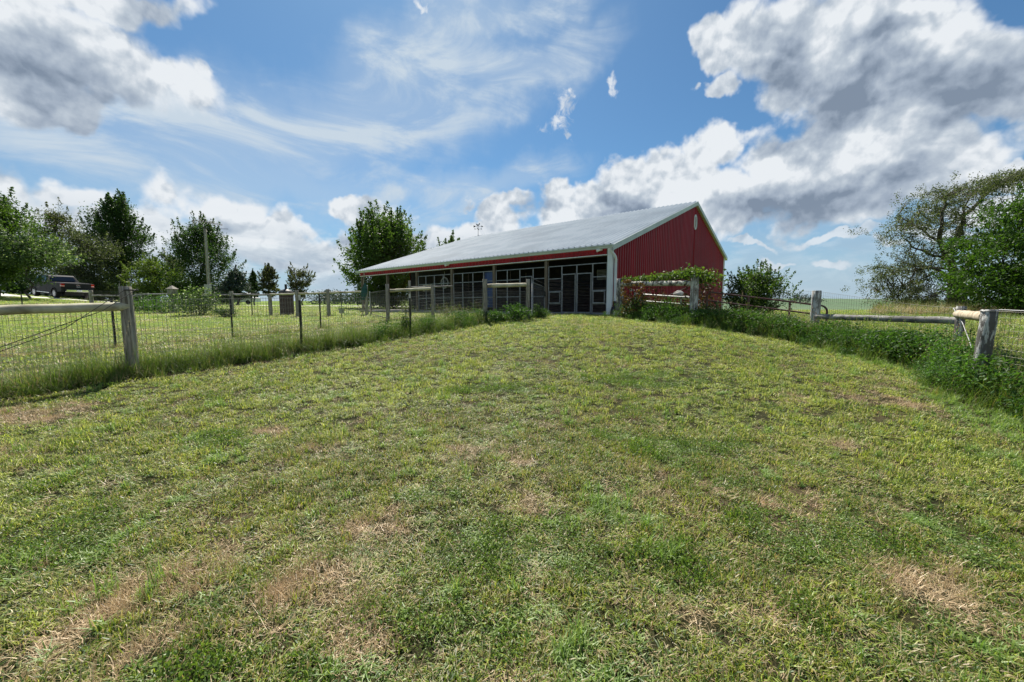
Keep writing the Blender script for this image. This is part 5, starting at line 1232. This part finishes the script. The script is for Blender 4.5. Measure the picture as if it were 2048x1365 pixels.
BROWN = [(240, 1200, 150, 60), (420, 1130, 90, 40), (600, 1190, 130, 70), (760, 1050, 100, 45), (1075, 1020, 40, 26), (1555, 1225, 110, 42), (1130, 1335, 130, 30), (330, 1300, 110, 40), (60, 1320, 90, 40), (90, 830, 150, 22), (640, 905, 60, 14), (1540, 1015, 50, 22), (1830, 1150, 90, 26),
         (1990, 1230, 70, 40), (900, 905, 60, 16), (1740, 800, 90, 14), (1850, 820, 60, 16), (520, 870, 60, 10), (700, 1280, 110, 40), (1400, 1230, 60, 30), (1040, 930, 40, 12), (1700, 900, 60, 14), (20, 905, 60, 14)]
GREEN = [(1000, 1090, 120, 60), (60, 1090, 130, 60), (1580, 1070, 120, 50), (1640, 1250, 90, 40), (460, 1330, 150, 30), (1000, 1250, 110, 60), (150, 1080, 100, 30), (880, 990, 90, 20), (1350, 900, 160, 30), (1300, 760, 200, 20), (1700, 1060, 100, 40), (450, 880, 60, 14), (1950, 1100, 110, 50), (1000, 780, 130, 14), (1180, 1100, 90, 50), (1350, 1120, 110, 40)]
def lawn():
    pr = []
    for k in range(6): pr.append(tri_mesh('tuft', [blades(22, .050, .030, .070, .0036, .0064, .75, .95, rs), blades(16, .065, .02, .045, .002, .0035, 1.1, .5, rs)], G_lawn))
    for k in range(3): pr.append(tri_mesh('tuft', [blades(44, .085, .03, .075, .0016, .0028, 1.45, .15, rs)], G_straw))
    for k in range(3):
        n = 55; C = np.stack([rs.normal(0, .045, n), rs.normal(0, .045, n), rs.uniform(.006, .034, n)], 1); V, F = rhombi(C, .0125, rs, .0, .8); pr.append(tri_mesh('tuft', [(V, F), blades(22, .07, .02, .05, .002, .004, .8, .8, rs)], G_clover))
    for k in range(3): pr.append(tri_mesh('tuft', [blades(24, .035, .06, .12, .005, .009, .95, 1.0, rs)], G_coarse))
    P = []
    for (y0, y1, dens) in ((0.3, 2.2, 1150), (2.2, 4, 460), (4, 7, 270), (7, 11, 190), (11, 17.2, 130)):
        xm = 1.36*y1+3.6; n = int(dens*(y1-y0)*2*xm*(1 if y0 > .5 else .8)); x = rs.uniform(-xm, xm, n); y = rs.uniform(y0 if y0 > .5 else -.6, y1, n); k = in_view(x, y, 3.4 if y0 < 4 else 2.0) & on_lawn(x, y); P.append(np.stack([x[k], y[k]], 1))
    P = np.concatenate(P); x, y = P.T
    # leave small dark gaps between the clumps
    gapn = vnoise(x, y, .11, 51)*.6+vnoise(x, y, .055, 52)*.4; keep = rs.uniform(0, 1, len(x)) < np.clip((gapn-.10)*4.6, .6, 1); x, y = x[keep], y[keep]; z = TB(x, y); n = len(x)
    bf = patch_field(x, y, BROWN); gf = patch_field(x, y, GREEN); br = vnoise(x, y, .55, 1)*.5+vnoise(x, y, .22, 2)*.35+vnoise(x, y, 1.6, 3)*.3
    cl = vnoise(x+9, y, .42, 4)*.6+vnoise(x, y+5, 1.3, 5)*.4; co = vnoise(x, y, .30, 6)*.7+vnoise(x, y, .1, 7)*.3; near = np.clip(1-(y-1)/5, 0, 1)
    u = rs.uniform(0, 1, n); ix = rs.integers(0, 6, n)
    pst = np.clip(np.clip(bf, 0, .5)*2.0*(.15+1.5*vnoise(x, y, .13, 8))+np.clip((br-.70)*3, 0, .55)*(.5+.5*near)-np.clip(gf, 0, .4)*1.5, .045, .93); ix = np.where(u < pst, rs.integers(6, 9, n), ix)
    pc = np.clip(np.clip(gf, 0, .5)*1.5+np.clip((cl-.62)*4, 0, .5)*(.4+.6*near), 0, .62); u2 = rs.uniform(0, 1, n); ix = np.where((u >= pst) & (u2 < pc), rs.integers(9, 12, n), ix)
    pk = np.clip((co-.70)*5, 0.015, .6); u3 = rs.uniform(0, 1, n); ix = np.where((u >= pst*.8) & (u3 < pk), rs.integers(12, 15, n), ix)
    s = rs.uniform(.7, 1.3, n)*(1+.035*np.clip(y-3, 0, 12)); band = 1+.12*np.sign(np.sin((x*.90-y*.12)*2*math.pi/2.3)); sz = s*(.35+1.15*vnoise(x, y, .13, 21)**1.3)*rs.uniform(.8, 1.2, n)*band
    xr = np.interp(y, [p[1] for p in RE[::-1]], [p[0] for p in RE[::-1]]); edge = (xr-x < .55+.3*vnoise(x, y, .5, 31)) & (y < 8) & (rs.uniform(0, 1, n) < .6); ix = np.where(edge, rs.integers(12, 15, n), ix); s = np.where(ix >= 12, s*.8, s)
    rot = np.stack([rs.normal(0, .12, n), rs.normal(0, .12, n), rs.uniform(0, 6.28, n)], 1)
    scatter('mown_grass', np.stack([x, y, z+.004], 1), rot, np.stack([s, s, sz], 1), ix, pr, 'patchy mown lawn of green blades, clover and dry straw', 'grass')
    # a few broad-leaved rosettes and long uncut stalks
    pr = []
    for k in range(4): V, F = blades(13, .016, .03, .075, .008, .014, 1.1, .7, rs, 4, twist=.1); pr.append(tri_mesh('rosette', [(V, F)], G_clover))
    for k in range(3): V, F = blades(3, .03, .08, .17, .0014, .0022, 1.35, .3, rs, 4, twist=.2); pr.append(tri_mesh('stalk', [(V, F)], G_straw))
    n = 620; y = .4+6.5*rs.uniform(0, 1, n)**.7; x = rs.uniform(-1.4, 1.4, n)*y; k = on_lawn(x, y); x, y = x[k], y[k]; n = len(x); s = rs.uniform(.6, 1.2, n)
    scatter('lawn_weeds', np.stack([x, y, TB(x, y)+.012], 1), np.stack([rs.normal(0, .1, n), rs.normal(0, .1, n), rs.uniform(0, 6.28, n)], 1), np.stack([s, s, s], 1), rs.choice([0, 1, 2, 3, 4, 5, 6, 4, 5, 6, 5, 6], n), pr, 'flat broad leaved weeds and loose dry stalks lying in the lawn', 'weeds')
lawn()
def yard():
    pr = []
    for k in range(4): pr.append(tri_mesh('tuft', [blades(60, .22, .04, .12, .007, .013, .7, .6, rs)], G_lawn))
    for k in range(2): pr.append(tri_mesh('tuft', [blades(50, .22, .05, .14, .006, .010, 1.0, .5, rs)], G_straw))
    pr.append(tri_mesh('tuft', [blades(50, .2, .08, .18, .007, .013, .5, .6, rs)], G_coarse))
    P = []
    for (y0, y1, dens) in ((-.5, 2, 26), (2, 10, 22), (10, 18, 14), (18, 30, 7), (30, 55, 2.0)):
        xm = 1.36*y1+7; n = int(dens*(y1-y0)*2*xm); x = rs.uniform(-xm, xm, n); y = rs.uniform(y0, y1, n); k = in_view(x, y, 7) & ~on_lawn(x, y)
        l = (x-BC[0])*BL[0]+(y-BC[1])*BL[1]; w = (x-BC[0])*BW[0]+(y-BC[1])*BW[1]; k &= ~((l > -.1) & (l < BLEN) & (w > -.1) & (w < BWID))
        dp = np.array(dw); dmin = np.full(n, 99.)
        for i in range(len(dp)-1):
            a, b_ = dp[i], dp[i+1]; ab = b_-a; t = np.clip(((x-a[0])*ab[0]+(y-a[1])*ab[1])/(ab@ab), 0, 1); dmin = np.minimum(dmin, np.hypot(x-a[0]-t*ab[0], y-a[1]-t*ab[1]))
        k &= dmin > 2.5; P.append(np.stack([x[k], y[k]], 1))
    x, y = np.concatenate(P).T; n = len(x); z = TB(x, y); u = rs.uniform(0, 1, n); m = vnoise(x, y, 1.3, 11); ix = np.where(u < .12+.25*(m > .65), rs.integers(4, 6, n), rs.integers(0, 4, n)); ix = np.where(u > .88, 6, ix)
    s = rs.uniform(.7, 1.3, n)*(1+.02*np.clip(y-12, 0, 40)); sz = s*np.where(x < 0, .55, .9)
    scatter('yard_grass', np.stack([x, y, z], 1), np.stack([rs.normal(0, .05, n), rs.normal(0, .05, n), rs.uniform(0, 6.28, n)], 1), np.stack([s, s, sz], 1), ix, pr, 'short green pasture grass in the yards beyond the fences', 'grass')
yard()
def tall():
    pr = []
    for k in range(4): pr.append(tri_mesh('tuft', [blades(34, .10, .22, .52, .0035, .007, .28, .55, rs, 5, twist=.3)], G_tall))
    for k in range(2):
        V1 = blades(12, .08, .35, .60, .0022, .0035, .18, .2, rs, 4, twist=.1); pr.append(tri_mesh('tuft', [V1, blades(26, .09, .12, .34, .004, .008, .4, .7, rs, 4)], G_tall))
    for k in range(2): pr.append(tri_mesh('tuft', [blades(34, .11, .18, .42, .003, .005, .5, .7, rs, 4)], G_straw))
    for k in range(2):
        n = 240; C = np.stack([rs.normal(0, .09, n), rs.normal(0, .09, n), rs.uniform(.03, .42, n)], 1); V, F = rhombi(C, .045, rs, 0, .5); pr.append(tri_mesh('tuft', [(V, F), blades(14, .08, .25, .45, .003, .005, .25, .3, rs, 3)], L_weed))
    for k in range(3):      # stalks with seed heads
        n = 5; V1, F1 = blades(n, .11, .42, .70, .0022, .0032, .16, .12, rs, 4, twist=.05); tips = V1.reshape(n, -1, 3)[:, -1]; C = np.repeat(tips, 12, 0)+rs.normal(size=(n*12, 3))*np.array([.006, .006, .032]); V2, F2 = rhombi(C, .013, rs, .5, .5)
        pr.append(tri_mesh('tuft', [(V1, F1), (V2, F2)], G_straw if k == 2 else G_tall))
    P = []; S = []; I = []
    def band(pts, dens, wd, s0, s1, kinds, off=0.0):
        pts = [np.array(p[:2], float) for p in pts]
        for a, b_ in zip(pts[:-1], pts[1:]):
            L = np.linalg.norm(b_-a); n = int(L*dens); t = rs.uniform(0, 1, n); nr = np.array([-(b_-a)[1], (b_-a)[0]])/L; o = rs.normal(off, wd*.5, n); q = a+(b_-a)*t[:, None]+nr*o[:, None]
            P.append(q); S.append(rs.uniform(s0, s1, n)*np.clip(1.15-np.abs(o-off)/(wd*1.6), .45, 1.1)); I.append(rs.choice(kinds, n))
    band([PA0, PA], 130, .42, .75, 1.3, [0, 1, 2, 3, 0, 1, 4, 5, 6, 10, 11, 12], .08); band([PA, lerp2(PA, PB, .5)], 140, .42, .75, 1.25, [0, 1, 2, 3, 4, 5, 6, 10, 11, 12, 0, 1, 2, 3, 4], .08); band([lerp2(PA, PB, .5), PB], 140, .60, .65, 1.1, [0, 1, 2, 3, 4, 5, 9, 10, 11, 12, 0, 1, 2, 3], .16); band([PB, PC_], 60, .3, .4, .75, [0, 1, 8, 9, 4]); band([PC_, at(1100, 600, 15)], 30, .3, .3, .6, [0, 1, 8])
    # dead grass along the second fence
    band([Q2[0], Q2[1]], 26, .26, .35, .75, [6, 7, 7, 0, 4, 5], 0); band([Q2[1], at(905, 600, 17)], 26, .4, .4, .8, [6, 7, 0, 4, 5], 0)
    band([at(183, 600, 24), at(346, 600, 21.5), at(463, 600, 18), at(594, 600, 18.5), at(733, 600, 19.5)], 8, .3, .4, .8, [0, 1, 4, 6], 0)
    # right boundary
    band([RE[0]+np.array([.25, .3]), RE[1]+np.array([.35, .35])], 110, .60, .85, 1.35, [0, 1, 2, 3, 8, 9, 8, 4, 11, 12], -.1); band([RE[1]+np.array([.35, .35]), RE[2]+np.array([.3, .3]), ], 120, .60, .85, 1.4, [0, 1, 2, 3, 8, 9, 4, 10, 12], -.1)
    band([RE[2]+np.array([.3, .3]), RE[3]+np.array([.35, .25])], 170, .75, .9, 1.45, [0, 1, 2, 3, 8, 9, 4, 5, 11], -.1); band([RE[3]+np.array([.55, .2]), RE[4]+np.array([.75, .15])], 230, .55, .75, 1.3, [0, 1, 2, 3, 4, 5, 5, 10, 12], 0); band([RE[4]+np.array([.80, .1]), RE[5]+np.array([.5, 0]), RE[6]+np.array([.5, 0])], 220, .6, .8, 1.4, [0, 1, 2, 3, 4, 5, 10, 11], 0)
    band([PF, (PF[0]-.30, PF[1]-2.2), (PF[0]-.5, PF[1]-5.5)], 170, .5, .8, 1.35, [0, 1, 2, 3, 4, 5, 10, 11, 0, 9], 0)
    band([lerp2(PE, PF, 0), PF], 120, .5, .7, 1.2, [0, 1, 2, 3, 8, 9, 4], 0)
    # rough pasture beyond the gates
    n = 9000; x = rs.uniform(3.5, 26, n); y = rs.uniform(4.5, 24, n); xr = np.interp(y, [p[1] for p in RE[::-1]], [p[0] for p in RE[::-1]]); l = (x-BC[0])*BL[0]+(y-BC[1])*BL[1]; k = (x > xr+.5) & (l < -.4) & (x < 1.4*y+1) & (rs.uniform(0, 1, n) < np.clip(1.3-(x-xr)/9, .12, 1)); q = np.stack([x, y], 1)[k]
    P.append(q); S.append(rs.uniform(.45, .95, len(q))); I.append(rs.choice([0, 1, 2, 3, 4, 5, 4, 6], len(q)))
    # brown unmown bank under the far trees on the right
    n = 3600; x = rs.uniform(20, 46, n); y = rs.uniform(25, 33, n); k = (x/y > .93) & (x/y < 1.45); q = np.stack([x, y], 1)[k]; P.append(q); S.append(rs.uniform(1.6, 2.6, len(q))); I.append(rs.choice([6, 7, 0, 4, 7, 6], len(q)))
    P = np.concatenate(P); S = np.concatenate(S); I = np.concatenate(I); x, y = P.T; n = len(x); z = TB(x, y); l = (x-BC[0])*BL[0]+(y-BC[1])*BL[1]; w = (x-BC[0])*BW[0]+(y-BC[1])*BW[1]; k = ~((l > -.1) & (l < BLEN) & (w > -.12) & (w < BWID))
    scatter('tall_grass', np.stack([x, y, z], 1)[k], np.stack([rs.normal(0, .12, n), rs.normal(0, .12, n), rs.uniform(0, 6.28, n)], 1)[k], np.stack([S*1.1, S*1.1, S], 1)[k], I[k], pr, 'tall unmown grass and weeds along the fences and rough ground', 'grass')
tall()
